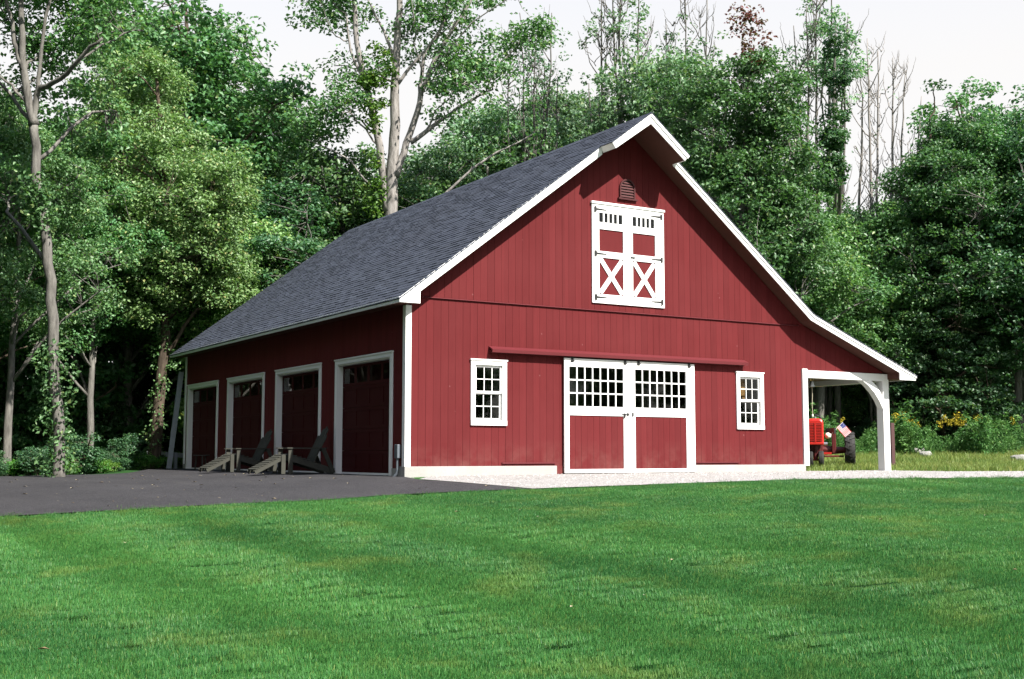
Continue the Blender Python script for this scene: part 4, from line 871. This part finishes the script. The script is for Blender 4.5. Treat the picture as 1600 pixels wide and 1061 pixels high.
# --- left edge: pale forked trunk
r_, lc = feature('forked_tree', 'tall tree with pale forked trunk at the left edge of the woods', (91, 27.0))
build_tree(r_, [([lc(93, 760), lc(90, 660), lc(84, 540), lc(79, 440), lc(68, 345), lc(56, 262), lc(53, 190)], 0.135, 0.095), ([lc(53, 195), lc(42, 140), lc(35, 75), lc(32, 0), lc(28, -120)], 0.105, 0.04), ([lc(36, 110), lc(24, 70), lc(13, 10), lc(2, -80)], 0.06, 0.03), ([lc(54, 195), lc(60, 143), lc(94, 122, 26.6), lc(128, 87, 26.2), (lc(160, 60, 26))], 0.075, 0.03), ([lc(60, 143), lc(66, 80), lc(80, -20)], 0.05, 0.03), ([lc(42, 165), lc(20, 135), lc(-15, 110)], 0.04, 0.02)],
    [blob(lc, 100, 50, 28.8, 110, 120, 1.2), blob(lc, 5, 70, 28.8, 90, 150, 1.2), blob(lc, 60, -90, 27.5, 150, 90, 2.2), blob(lc, 175, 40, 27.5, 60, 80, 1.2), blob(lc, 0, 260, 28.6, 50, 60, 0.8), blob(lc, 130, 190, 28.8, 70, 60, 0.8)], 330, 55, 0.13, 'leaf_mid', 'bark_grey', 101, cl_r=(0.30, 0.62), limbs=16, shell=0.2, gap=0.55, ivy=[([lc(91, 735), lc(88, 640), lc(84, 545)], 0.27), ([lc(70, 350), lc(60, 290)], 0.2)])
# --- bright maple with the big pale crown
r_, lc = feature('maple_tree', 'bright green maple with broad pale sunlit crown left of the barn roof', (243, 39.0))
build_tree(r_, [([lc(242, 755), lc(243, 690), lc(250, 600), lc(260, 500), lc(266, 400), lc(258, 260), lc(245, 120)], 0.24, 0.05)],
    [blob(lc, 275, 400, 39, 120, 70, 2.0), blob(lc, 290, 310, 38.5, 105, 90, 2.1), blob(lc, 225, 250, 39, 100, 90, 2.0), blob(lc, 215, 150, 39.5, 70, 80, 1.5), blob(lc, 180, 330, 38, 60, 70, 1.4), blob(lc, 350, 290, 39, 50, 60, 1.2), blob(lc, 340, 440, 39, 50, 50, 1.0), blob(lc, 230, 470, 38, 50, 40, 1)], 700, 95, 0.125, 'leaf_bright', 'bark_brown', 102, cl_r=(0.34, 0.68), limbs=22, shell=0.55, gap=0.28, ivy=[([lc(243, 720), lc(250, 620), lc(260, 510), lc(264, 440)], 0.26)])
# --- the pale multi-stemmed tree behind the roof
r_, lc = feature('multi_stem_tree', 'big pale barked tree with three spreading stems rising behind the roof', (610, 45.0))
build_tree(r_, [([lc(611, 760), lc(611, 420), lc(611, 300), lc(616, 220), lc(617, 150), lc(620, 80), lc(626, 0), lc(630, -80)], 0.29, 0.08), ([lc(606, 330), lc(596, 260), lc(588, 200), lc(572, 130), lc(557, 60), lc(552, -20), lc(545, -80)], 0.17, 0.06), ([lc(617, 275), lc(632, 235), lc(650, 180), lc(664, 130), (lc(690, 75)), lc(730, 10), lc(750, -30)], 0.145, 0.05), ([lc(641, 222), lc(680, 195), lc(720, 165), lc(770, 140)], 0.10, 0.03), ([lc(658, 150), lc(662, 90), lc(690, 40), lc(705, -20)], 0.08, 0.04), ([lc(622, 130), lc(650, 95), lc(680, 60), lc(712, 5)], 0.07, 0.03), ([lc(617, 100), lc(600, 50), lc(575, 0)], 0.07, 0.03), ([lc(572, 130), lc(548, 80), lc(540, 20)], 0.06, 0.03)],
    [blob(lc, 690, 60, 45, 90, 80, 2.6), blob(lc, 600, 10, 45, 90, 60, 2.4), blob(lc, 510, 10, 45, 45, 45, 1.6), blob(lc, 740, 140, 45, 80, 70, 2.4), blob(lc, 560, 110, 45, 40, 70, 1.6), blob(lc, 800, 40, 45, 60, 60, 2.0), blob(lc, 495, 190, 45, 45, 30, 1.2), blob(lc, 540, 170, 45, 50, 30, 1.4), blob(lc, 790, 180, 45, 60, 45, 1.6)], 300, 46, 0.17, 'leaf_mid', 'bark_pale', 103, cl_r=(0.40, 0.85), limbs=22, shell=0.1, gap=0.6, limb_r=0.3,
    extra=[('ivy', [blob(lc, 590, 130, 44.6, 26, 90, 0.6), blob(lc, 582, 300, 44.6, 14, 70, 0.5)], 36, 42, 'leaf_lime', 0.5)])
# --- thin sparse stems right of it
def stems(name, label, u, D, tops, seed, leafn, lm='leaf_grey', bk='bark_grey', r0=0.09, foot=None, n_leaf=20, fork=True, size=0.15, group=None, rs=1.0):
    root, lc = feature(name, label, (u, D), group); r = np.random.default_rng(seed); tr_, bl = [], []
    for (tu, tv, bu) in tops:
        b0 = lc(bu, 735) * np.array([1, 1, 0]) + np.array([0, 0, -0.2]); e = lc(tu, tv); mid = b0*0.45 + e*0.55 + np.array([r.normal()*0.12, r.normal()*0.12, 0])
        a = smooth_path([b0, mid, e], 6, r, 0.06); tr_.append((list(a), r0*r.uniform(0.7, 1.1)*rs, 0.018))
        if fork:
            for _ in range(int(r.integers(9, 15))):
                t = r.uniform(0.45, 0.92); s0 = b0 + (e-b0)*t; s0 = a[int(t*5)] + (a[min(int(t*5)+1, 5)]-a[int(t*5)])*(t*5-int(t*5)); ln = r.uniform(0.9, 3.6)*(1.15-t*0.6); an = r.uniform(0, 6.28)
                q = s0 + np.array([math.cos(an)*ln*0.42, math.sin(an)*ln*0.42, ln*0.85]); tr_.append(([s0, (s0+q)/2 + np.array([math.cos(an), math.sin(an), -0.3])*0.1*ln, q], 0.028*rs, 0.007)); 
                for __ in range(int(r.integers(2, 5))):
                    t2 = r.uniform(0.3, 0.9); s1 = s0*(1-t2)+q*t2; l2 = r.uniform(0.4, 1.1); a2 = r.uniform(0, 6.28); tr_.append(([s1, s1+np.array([math.cos(a2)*l2*0.4, math.sin(a2)*l2*0.4, l2*0.45]), s1+np.array([math.cos(a2)*l2*0.6, math.sin(a2)*l2*0.6, l2])], 0.016*rs, 0.005))
        bl.append((e*0.85 + b0*0.15 + np.array([0, 0, 0.3]), (0.9, 0.9, 2.0)))
    build_tree(root, tr_, bl, leafn, n_leaf, size, lm, bk, seed, cl_r=(0.25, 0.5), limbs=4, shell=0.0, gap=0.4, twig=False); return root, lc
stems('thin_tree', 'thin sparse stems with few leaves right of the big pale tree', 822, 50.0, [(812, 20, 812), (835, 40, 822), (850, 90, 830), (800, 60, 808), (872, 120, 838), (862, 20, 830)], 201, 70)
stems('thin_tree', 'slender grey stems standing behind the barn peak', 965, 48.0, [(955, -30, 965), (975, -60, 970), (1000, -20, 975), (920, 130, 950), (940, 0, 958)], 202, 60, r0=0.13, n_leaf=24)
stems('thin_tree', 'thin bare topped tree just right of the barn peak', 1085, 50.0, [(1070, -20, 1085), (1040, 30, 1080), (1105, 0, 1090)], 203, 44, r0=0.10, n_leaf=18)
stems('thin_tree', 'tall thin stems with wispy leaves right of the red tipped tree', 1285, 50.0, [(1275, -40, 1280), (1300, -20, 1288), (1260, 10, 1276), (1325, 20, 1296), (1240, 40, 1272)], 204, 150, r0=0.13, n_leaf=26, lm='leaf_grey')
stems('dead_tree', 'dead leafless tree with fan of pale branches right of the vine covered trunk', 1372, 51.0, [(1345, 110, 1365), (1372, 80, 1370), (1395, 90, 1374), (1415, 110, 1378), (1355, 60, 1368), (1440, 150, 1384)], 205, 6, r0=0.11, n_leaf=3, bk='bark_pale')
stems('dead_tree', 'leaning dead tree with bare branches in front of the right woods', 1420, 50.0, [(1475, 230, 1420), (1500, 260, 1425), (1450, 210, 1415)], 206, 6, r0=0.08, n_leaf=3, bk='bark_grey')
# vine covered trunk
r_, lc = feature('vine_clad_tree', 'slim tree with trunk wrapped in dark vines above the right roof slope', (1305, 49.0))
build_tree(r_, [([lc(1310, 755), lc(1308, 500), lc(1305, 300), lc(1304, 150), lc(1306, 40)], 0.14, 0.04)], [blob(lc, 1308, 100, 43, 16, 60, 0.5)], 24, 40, 0.15, 'leaf_dark', 'bark_grey', 207, cl_r=(0.3, 0.45), limbs=4, shell=0.0, gap=0.1,
    extra=[('vines', [blob(lc, 1304, 215, 43, 17, 55, 0.45), blob(lc, 1300, 270, 43, 20, 30, 0.5), blob(lc, 1305, 130, 43, 12, 20, 0.35)], 45, 80, 'leaf_dark', 0.42)])
# --- big tree with reddish top right of the peak
r_, lc = feature('red_tipped_tree', 'large green tree with reddish top right of the barn peak', (1150, 40.0))
build_tree(r_, [([lc(1152, 755), lc(1155, 500), lc(1160, 350), lc(1165, 200), lc(1172, 80)], 0.24, 0.04)],
    [blob(lc, 1130, 330, 40, 110, 90, 2.4), blob(lc, 1120, 200, 40, 80, 90, 2.0), blob(lc, 1180, 150, 40, 60, 75, 1.6), blob(lc, 1215, 260, 39.5, 55, 90, 1.6), blob(lc, 1180, 430, 39, 110, 70, 2.2), blob(lc, 1235, 380, 39, 60, 80, 1.6), blob(lc, 1060, 160, 41, 45, 60, 1.5)], 640, 78, 0.15, 'leaf_mid', 'bark_grey', 104, cl_r=(0.32, 0.66), limbs=20, shell=0.55, gap=0.25,
    extra=[('red_top', [blob(lc, 1172, 60, 39.6, 30, 70, 0.8), blob(lc, 1205, 90, 39.6, 15, 30, 0.5)], 24, 22, 'leaf_rust', 0.38)])
r_, lc = feature('pale_leafed_tree', 'pale green feathery tree below the dead trees right of the barn', (1370, 48.0))
build_tree(r_, [([lc(1372, 755), lc(1370, 600), lc(1372, 450), lc(1375, 340)], 0.13, 0.03)], [blob(lc, 1375, 400, 48, 55, 70, 1.5), blob(lc, 1425, 470, 48, 70, 60, 1.6), blob(lc, 1330, 460, 48, 70, 80, 1.6), blob(lc, 1385, 345, 48, 30, 30, 0.8), blob(lc, 1290, 390, 48, 40, 60, 1.2), blob(lc, 1360, 540, 47, 100, 40, 1.4)], 520, 75, 0.15, 'leaf_mid', 'bark_grey', 105, cl_r=(0.3, 0.6), limbs=16, shell=0.5, gap=0.25)
r_, lc = feature('porch_view_tree', 'grey trunked tree standing in the porch opening above the tractor', (1281, 47.0))
build_tree(r_, [([lc(1278, 755), lc(1280, 660), lc(1284, 560), lc(1276, 460), lc(1270, 380)], 0.19, 0.10)], [blob(lc, 1265, 420, 44, 70, 70, 1.6)], 120, 70, 0.15, 'leaf_mid', 'bark_grey', 106, limbs=8)

# --- generic woodland trees, then copies
def generic(seed, H, wid, leafm, barkm, n_cl, n_leaf, size, conifer=False, low=0.22):
    r = np.random.default_rng(seed); o = thing('woodland_tree', 'x', 'tree', (0, 0, 0)); bl = []
    tp = [(0, 0, -0.3), (r.normal()*0.12, r.normal()*0.12, H*0.3), (r.normal()*0.3, r.normal()*0.3, H*0.65), (r.normal()*0.3, r.normal()*0.3, H*0.95)]
    if conifer:
        for k in range(9): t = k/8; bl.append(((0, 0, H*(low+(1-low)*t)), (wid*(1.05-t), wid*(1.05-t), H*0.075)))
        build_tree(o, [(tp, 0.2, 0.03)], bl, n_cl, n_leaf, size, leafm, barkm, seed, cl_r=(0.3, 0.6), flat=0.4, limbs=18, shell=0.3, gap=0.15, up=0.4)
    else:
        for k in range(8):
            t = r.uniform(low+0.1, 0.9); w_ = wid*(0.45+0.75*math.sin(math.pi*min(1, t*0.95)))*r.uniform(0.5, 0.8); a = r.uniform(0, 6.28); d_ = wid*0.5*math.sin(math.pi*t); bl.append(((math.cos(a)*d_, math.sin(a)*d_, H*t), (w_, w_, H*r.uniform(0.08, 0.15))))
        bl.append(((0, 0, H*0.88), (wid*0.4, wid*0.4, H*0.12)))
        build_tree(o, [(tp, 0.2, 0.04)], bl, n_cl, n_leaf, size, leafm, barkm, seed, cl_r=(0.4, 0.8), limbs=16, shell=0.5, gap=0.3)
    return o
GEN = [generic(301, 13, 3.4, 'leaf_dark', 'bark_grey', 420, 72, 0.17), generic(302, 14, 3.0, 'leaf_mid', 'bark_brown', 400, 72, 0.17), generic(303, 11, 3.6, 'leaf_mid', 'bark_grey', 420, 72, 0.17), generic(304, 13, 2.6, 'leaf_dark', 'bark_brown', 380, 72, 0.16, True, 0.12), generic(305, 9, 3.0, 'leaf_bright', 'bark_grey', 360, 72, 0.16, low=0.05), generic(306, 12, 3.8, 'leaf_grey', 'bark_grey', 420, 66, 0.17), generic(307, 15, 4.0, 'leaf_mid', 'bark_grey', 480, 74, 0.165, low=0.36)]
used = [False]*len(GEN)
GH = [13, 14, 11, 13, 9, 12, 15]
def place(k, u, D, top_v, label, group, wide=1.0):
    """copy of generic tree k standing at pixel column u, D metres away, its top reaching pixel row top_v"""
    p = atD(u, 735, D); z = float(zg(p[0], p[1])); tz = atD(u, top_v, D)[2]; s = (tz - z)/GH[k]; rz = rnd.uniform(0, 6.28); sc = (s*wide, s*wide, s)
    if label in (LL, LB, LR): label = say(LOOK[k], 'tree', u, D, top_v, 'far back ' if D > 51 else '')
    if not used[k]: o = GEN[k]; used[k] = True; o.location = (p[0], p[1], z); o.rotation_euler = (0, 0, rz); o.scale = sc; o['label'] = label; o['group'] = group
    else: o = dup(GEN[k], (p[0], p[1], z), rz, label, group, sc)
    return o
MARKS = [(85, 'the pale forked trunk'), (250, 'the bright maple'), (345, 'the tall airy tree'), (450, 'the sky gap'), (610, 'the big pale stems'), (825, 'the thin sparse stems'), (1016, 'the barn peak'), (1165, 'the red tipped tree'), (1305, 'the vine wrapped trunk'), (1375, 'the fan shaped dead tree'), (1480, 'the dark spire evergreen'), (1590, 'the right photo edge')]
LOOK = ['dark leafy', 'airy mid green', 'broad rounded', 'dark evergreen', 'pale bushy', 'grey green', 'high crowned']
def say(look, what, u, D, v, deep):
    m_ = min(MARKS, key=lambda q: abs(q[0]-u)); rel = 'behind' if abs(m_[0]-u) < 22 else ('left of' if u < m_[0] else 'right of')
    hgt = 'tall' if v < 130 else 'mid height' if v < 270 else 'low'
    return f"{hgt} {look} {what} {deep}{rel} {m_[1]}"
GL, GB, GR = 'woods left of the barn', 'woods behind the barn roof', 'woods right of the barn'
LL, LB, LR = 'leafy woodland tree among the dark woods left of the barn', 'leafy woodland tree among the woods rising behind the barn roof', 'leafy woodland tree among the dense woods right of the barn'
place(1, 300, 47, -70, 'tall airy tree whose top stands against the sky left of the gap', GL, 1.0)
place(0, 250, 48, 30, LL, GL); place(1, 195, 46, -30, LL, GL); place(0, 60, 44, 190, LL, GL); place(1, -60, 34, 100, LL, GL); place(2, 130, 41, 260, LL, GL, 1.1); place(6, 10, 32, 130, LL, GL, 0.9); place(2, 200, 42, 240, LL, GL, 1.1); place(0, 330, 44, 250, LL, GL); place(1, 315, 50, 0, LL, GL); place(6, 140, 37, 250, LL, GL, 1.0); place(6, -75, 31, 100, LL, GL, 0.8)
place(0, 90, 54, 210, LL, GL); place(3, 300, 56, 200, LL, GL, 1.3); place(0, -10, 50, 180, LL, GL); place(2, 380, 50, 260, LL, GL, 1.2)
place(0, 455, 44, 240, 'dark dense tree in the sky gap above the left roof edge', GB, 1.15); place(2, 525, 46, 215, 'round dark tree beside the pale stems behind the roof', GB, 1.1)
place(0, 425, 48, 240, LB, GB); place(2, 480, 54, 230, LB, GB, 1.2); place(1, 580, 52, 210, LB, GB); place(5, 690, 50, 215, LB, GB, 1.1); place(0, 650, 46, 240, LB, GB); place(5, 760, 52, 150, LB, GB, 0.9); place(0, 740, 48, 225, LB, GB, 1.1); place(5, 880, 54, 130, LB, GB, 0.9); place(2, 830, 50, 190, LB, GB); place(5, 930, 56, 180, LB, GB); place(1, 985, 50, 190, LB, GB)
place(5, 1040, 46, 70, 'grey green tree rising right behind the barn peak', GR, 0.85); place(0, 1100, 48, 110, LR, GR, 0.9); place(1, 1230, 48, 190, LR, GR); place(0, 1290, 50, 270, LR, GR); place(2, 1350, 54, 320, LR, GR, 0.9); place(3, 1480, 47, 150, 'dark spire shaped evergreen at the right woods skyline', GR, 1.1); place(1, 1545, 49, 105, 'tall mid green tree at the right edge of the skyline', GR, 1.0); place(0, 1610, 48, 115, LR, GR); place(2, 1440, 54, 270, LR, GR); place(6, 1500, 47.5, 170, LR, GR, 1.0); place(6, 1595, 47, 150, LR, GR); place(6, 1440, 50, 330, LR, GR, 1.2); place(2, 1250, 45, 330, LR, GR, 1.1); place(0, 1660, 46, 130, LR, GR); place(0, 1550, 50, 200, LR, GR); place(2, 1390, 56, 320, LR, GR); place(0, 1320, 57, 420, LR, GR, 1.2)
for u, D, v in ((1230, 58, 330), (1310, 60, 380), (1390, 60, 400), (1470, 58, 380), (1550, 60, 330), (1640, 56, 300), (0, 60, 300), (90, 62, 320), (180, 60, 330), (280, 62, 350), (360, 60, 380), (450, 62, 350)): place((0, 2)[int(u) % 3 == 0], u, D, v, LL if u < 400 else LR if u > 1000 else LB, GL if u < 400 else GR if u > 1000 else GB, 1.4)
place(4, 405, 42, 330, 'low pale bushy tree beside the left roof slope', GB, 1.0); place(4, 655, 47, 262, 'low pale bushy tree behind the roof right of the pale stems', GB); place(4, 1290, 53, 440, LR, GR)
# unseen trees added left of the frame to darken the garage wall and panes
for x, y, h, k in ((-12, 10, 13, 0), (-15, 4, 14, 1), (-17, -2, 13, 0), (-13.5, 7, 11, 2), (-19, 3, 12, 0), (-10.5, 15, 14, 0), (-13, 19, 15, 1), (-18, 8, 15, 0), (-21, -4, 14, 2), (-16, 13, 14, 2), (-11, 24, 15, 0), (-14.5, 0.5, 17, 0), (-15.5, -5, 16, 1), (-15, -10, 15, 0), (-19, -9, 17, 2), (-18, -14, 16, 0), (-15, 5, 18, 0), (-9, 29, 14, 0), (-14, 31, 15, 2), (-10, 36, 15, 1), (-17, 24, 15, 0), (-8.5, 22, 10, 2), (-15, 38, 16, 0), (-20, 32, 16, 0)):
    o = dup(GEN[k], (x, y, float(zg(x, y))), rnd.uniform(0, 6), 'unseen leafy tree added left of the drive to shade the garage side', 'unseen trees added left of the drive', h/GH[k])
for i_ in range(11):  # unseen trees added behind the camera to darken reflections in the glass
    x, y = 2+i_*6.2, -46-rnd.uniform(0, 9)-(i_ % 2)*4; o = dup(GEN[i_ % 3], (x, y, float(zg(x, y))), rnd.uniform(0, 6), 'unseen leafy tree added behind the camera to darken the pane reflections', 'unseen trees added behind the camera', rnd.uniform(12, 16)/GH[i_ % 3])
# --- shrubs and undergrowth
def shrub(seed, leafm, n_cl, H, wid, size):
    r = np.random.default_rng(seed); o = thing('shrub', 'x', 'shrub'); bl = [((r.normal()*wid*0.4, r.normal()*wid*0.4, H*r.uniform(0.25, 0.65)), (wid*0.6, wid*0.6, H*0.32)) for _ in range(5)]
    tr_ = [([(r.normal()*0.1, r.normal()*0.1, -0.1), (r.normal()*0.25, r.normal()*0.25, H*0.3), (r.normal()*wid*0.35, r.normal()*wid*0.35, H*0.55)], 0.02, 0.006) for _ in range(5)]
    build_tree(o, tr_, bl, n_cl, 60, size, leafm, 'bark_brown', seed, cl_r=(0.2, 0.42), limbs=6, shell=0.2, gap=0.2, twig=False); return o
SHR = [shrub(401, 'leaf_dark', 62, 1.8, 1.0, 0.10), shrub(402, 'leaf_dark', 90, 2.6, 1.2, 0.12), shrub(403, 'leaf_lime', 60, 1.1, 0.9, 0.10)]; usedS = [False]*3  # leaf_dark puts the shade under the crowns into the undergrowth's colour
def place_s(k, p, s, label, group):
    z = float(zg(p[0], p[1])); rz = rnd.uniform(0, 6.28)
    if not usedS[k]: o = SHR[k]; usedS[k] = True; o.location = (p[0], p[1], z); o.rotation_euler = (0, 0, rz); o.scale = (s,)*3; o['label'] = label; o['group'] = group
    else: dup(SHR[k], (p[0], p[1], z), rz, label, group, s)
for i_ in range(24):
    u = -60 + i_*14 + rnd.uniform(-8, 8); D = 28.5 + max(0, u-60)/200*10 + rnd.uniform(0.3, 3.0); k = rnd.choice((0, 0, 1, 2, 2)); place_s(k, atD(u, 735, D), rnd.choice((0.3, 0.4, 0.5, 0.6, 0.75)), say(('loose green', 'bushy dark', 'lime green')[k], 'shrub', u, D, 400, 'by the asphalt '), 'undergrowth left of the barn')
for i_ in range(14): u = -40 + i_*24 + rnd.uniform(-8, 8); place_s(1, atD(u, 735, (40 if u < 150 else 46)+rnd.uniform(0, 5)), rnd.uniform(1.3, 2.0), say('dark', 'shrub', u, 30, 100, 'deep in woods '), 'tall undergrowth left of the barn')
for i_ in range(13): u = 1285 + i_*28 + rnd.uniform(-8, 8); place_s(rnd.choice((0, 1)), atD(u, 735, 46.5+rnd.uniform(0, 2)), rnd.uniform(0.9, 1.5)*0.4, say('leafy', 'shrub', u, 41, 400, 'behind the weeds '), 'shrubs at the edge of the right woods')
for i_ in range(10): u = 1290 + i_*37 + rnd.uniform(-8, 8); place_s(1, atD(u, 735, 54+rnd.uniform(0, 3)), rnd.uniform(1.5, 2.1), say('dark', 'shrub', u, 41, 100, 'deep in woods '), 'tall shrubs inside the right woods')
# --- weeds with goldenrod along the meadow edge
def weedproto(seed, flower):
    r = np.random.default_rng(seed); V, T, FV, FT = [], [], [], []; me = MB()
    C = np.array([[r.normal()*0.06, r.normal()*0.06, z] for z in np.linspace(0.08, 1.0, 12)]); return leaf_mesh('weed', C, np.c_[np.full(12, 0.13), np.full(12, 0.13), np.full(12, 0.09)], 9, 0.14, 'weed_blade', r, 0.5, 0.32)
wp = [bpy.data.objects.new('weed', weedproto(s, False)) for s in (501, 502, 503)]
N = 800; u = rng.uniform(1255, 1660, N); D = 42 + 4.5*rng.uniform(0, 1, N) + 0.6*np.sin(u*0.06); P = np.array([atD(a, 735, b) for a, b in zip(u, D)])
scatter('tall_weeds', np.c_[P[:, :2], zg(P[:, 0], P[:, 1])], np.c_[rng.normal(0, 0.12, (N, 2)), rng.uniform(0, 6.28, N)], rng.uniform(0.3, 1.2, N)*(0.85+0.35*np.sin(u*0.045+1))*np.where(rng.uniform(0, 1, N) < 0.1, 1.35, 1), wp, 'tall green weeds along the far edge of the meadow', 'weeds')
r = np.random.default_rng(77); fm = leaf_mesh('flower_head', np.array([[0, 0, 0.95], [0.05, 0.02, 1.02], [-0.05, 0.03, 1.05], [0.02, -0.05, 1.10]]), np.full((4, 3), 0.07), 22, 0.04, 'flower_yellow', r); fo = bpy.data.objects.new('flower_head', fm)
N = 40; u = np.r_[rng.normal(1415, 14, 15), rng.normal(1505, 16, 17), rng.uniform(1300, 1640, 8)]; D = rng.uniform(43, 46, N); P = np.array([atD(a, 735, b) for a, b in zip(u, D)])
scatter('goldenrod_flowers', np.c_[P[:, :2], zg(P[:, 0], P[:, 1])], np.c_[rng.normal(0, 0.1, (N, 2)), rng.uniform(0, 6.28, N)], rng.uniform(0.95, 1.3, N), [fo], 'yellow goldenrod flower heads above the weeds', 'flowers')
for q, (u, v, D, s) in enumerate(((1436, 700, 42.6, 0.26), (1447, 712, 41.4, 0.22), (1592, 715, 39.0, 0.26))):
    p = atD(u, v, D); z = float(zg(p[0], p[1])); bm = bmesh.new(); bmesh.ops.create_icosphere(bm, subdivisions=2, radius=s)
    for vv in bm.verts: vv.co *= 1 + 0.22*math.sin(vv.co.x*17+q)*math.cos(vv.co.y*13+vv.co.z*9); vv.co.z *= 0.62
    me = bpy.data.meshes.new('field_stone'); bm.to_mesh(me); bm.free(); zo = z + s*0.3 if q else z + 0.45
    link('field_stone', me, 'stone', None, (p[0], p[1], z+s*0.3), label=('pale field stone among the weeds behind the porch post', 'pale field stone in front of the weeds right of the porch', 'flat field stone in the grass at the right edge')[q], category='stone', group='field stones in the meadow')

# fallen leaves on the lawn, and a last pass over the labels of look-alikes
P, D = frustum_pts(0.12, 6, 20); P = P[~inside(P, POLY_A) & ~inside(P, POLY_G)]; mb = MB()
for x, y in P:
    s = rnd.choice((0.02, 0.03, 0.04)); z = float(zg(x, y))+0.035; a = rnd.uniform(0, 6.3); c_, s_ = math.cos(a)*s, math.sin(a)*s
    mb.add([(x+c_, y+s_, z), (x-s_*0.6, y+c_*0.6, z+s*0.3), (x-c_, y-s_, z), (x+s_*0.6, y-c_*0.6, z+s*0.25)], [(0, 1, 2), (0, 2, 3)])
mb.build('lawn_leaves', 'litter', None, kind='stuff', label='few dry fallen leaves scattered over the lawn', category='leaves')
same = {}
for o in scn.objects:
    if o.parent is None and o.get('label') and o.get('group') in (GL, GB, GR, 'undergrowth left of the barn', 'tall undergrowth left of the barn', 'shrubs at the edge of the right woods', 'tall shrubs inside the right woods'): same.setdefault(o['label'], []).append(o)
ORD = ['first', 'second', 'third', 'fourth', 'fifth', 'sixth', 'seventh', 'eighth', 'ninth', 'tenth']
for lb, os_ in same.items():
    if len(os_) > 1:
        os_.sort(key=lambda o: (np.dot(np.array(o.location)-CAM, _R)/np.dot(np.array(o.location)-CAM, _F)))
        for q, o in enumerate(os_): o['label'] = f"{lb}, {ORD[min(q, 9)]} from left"
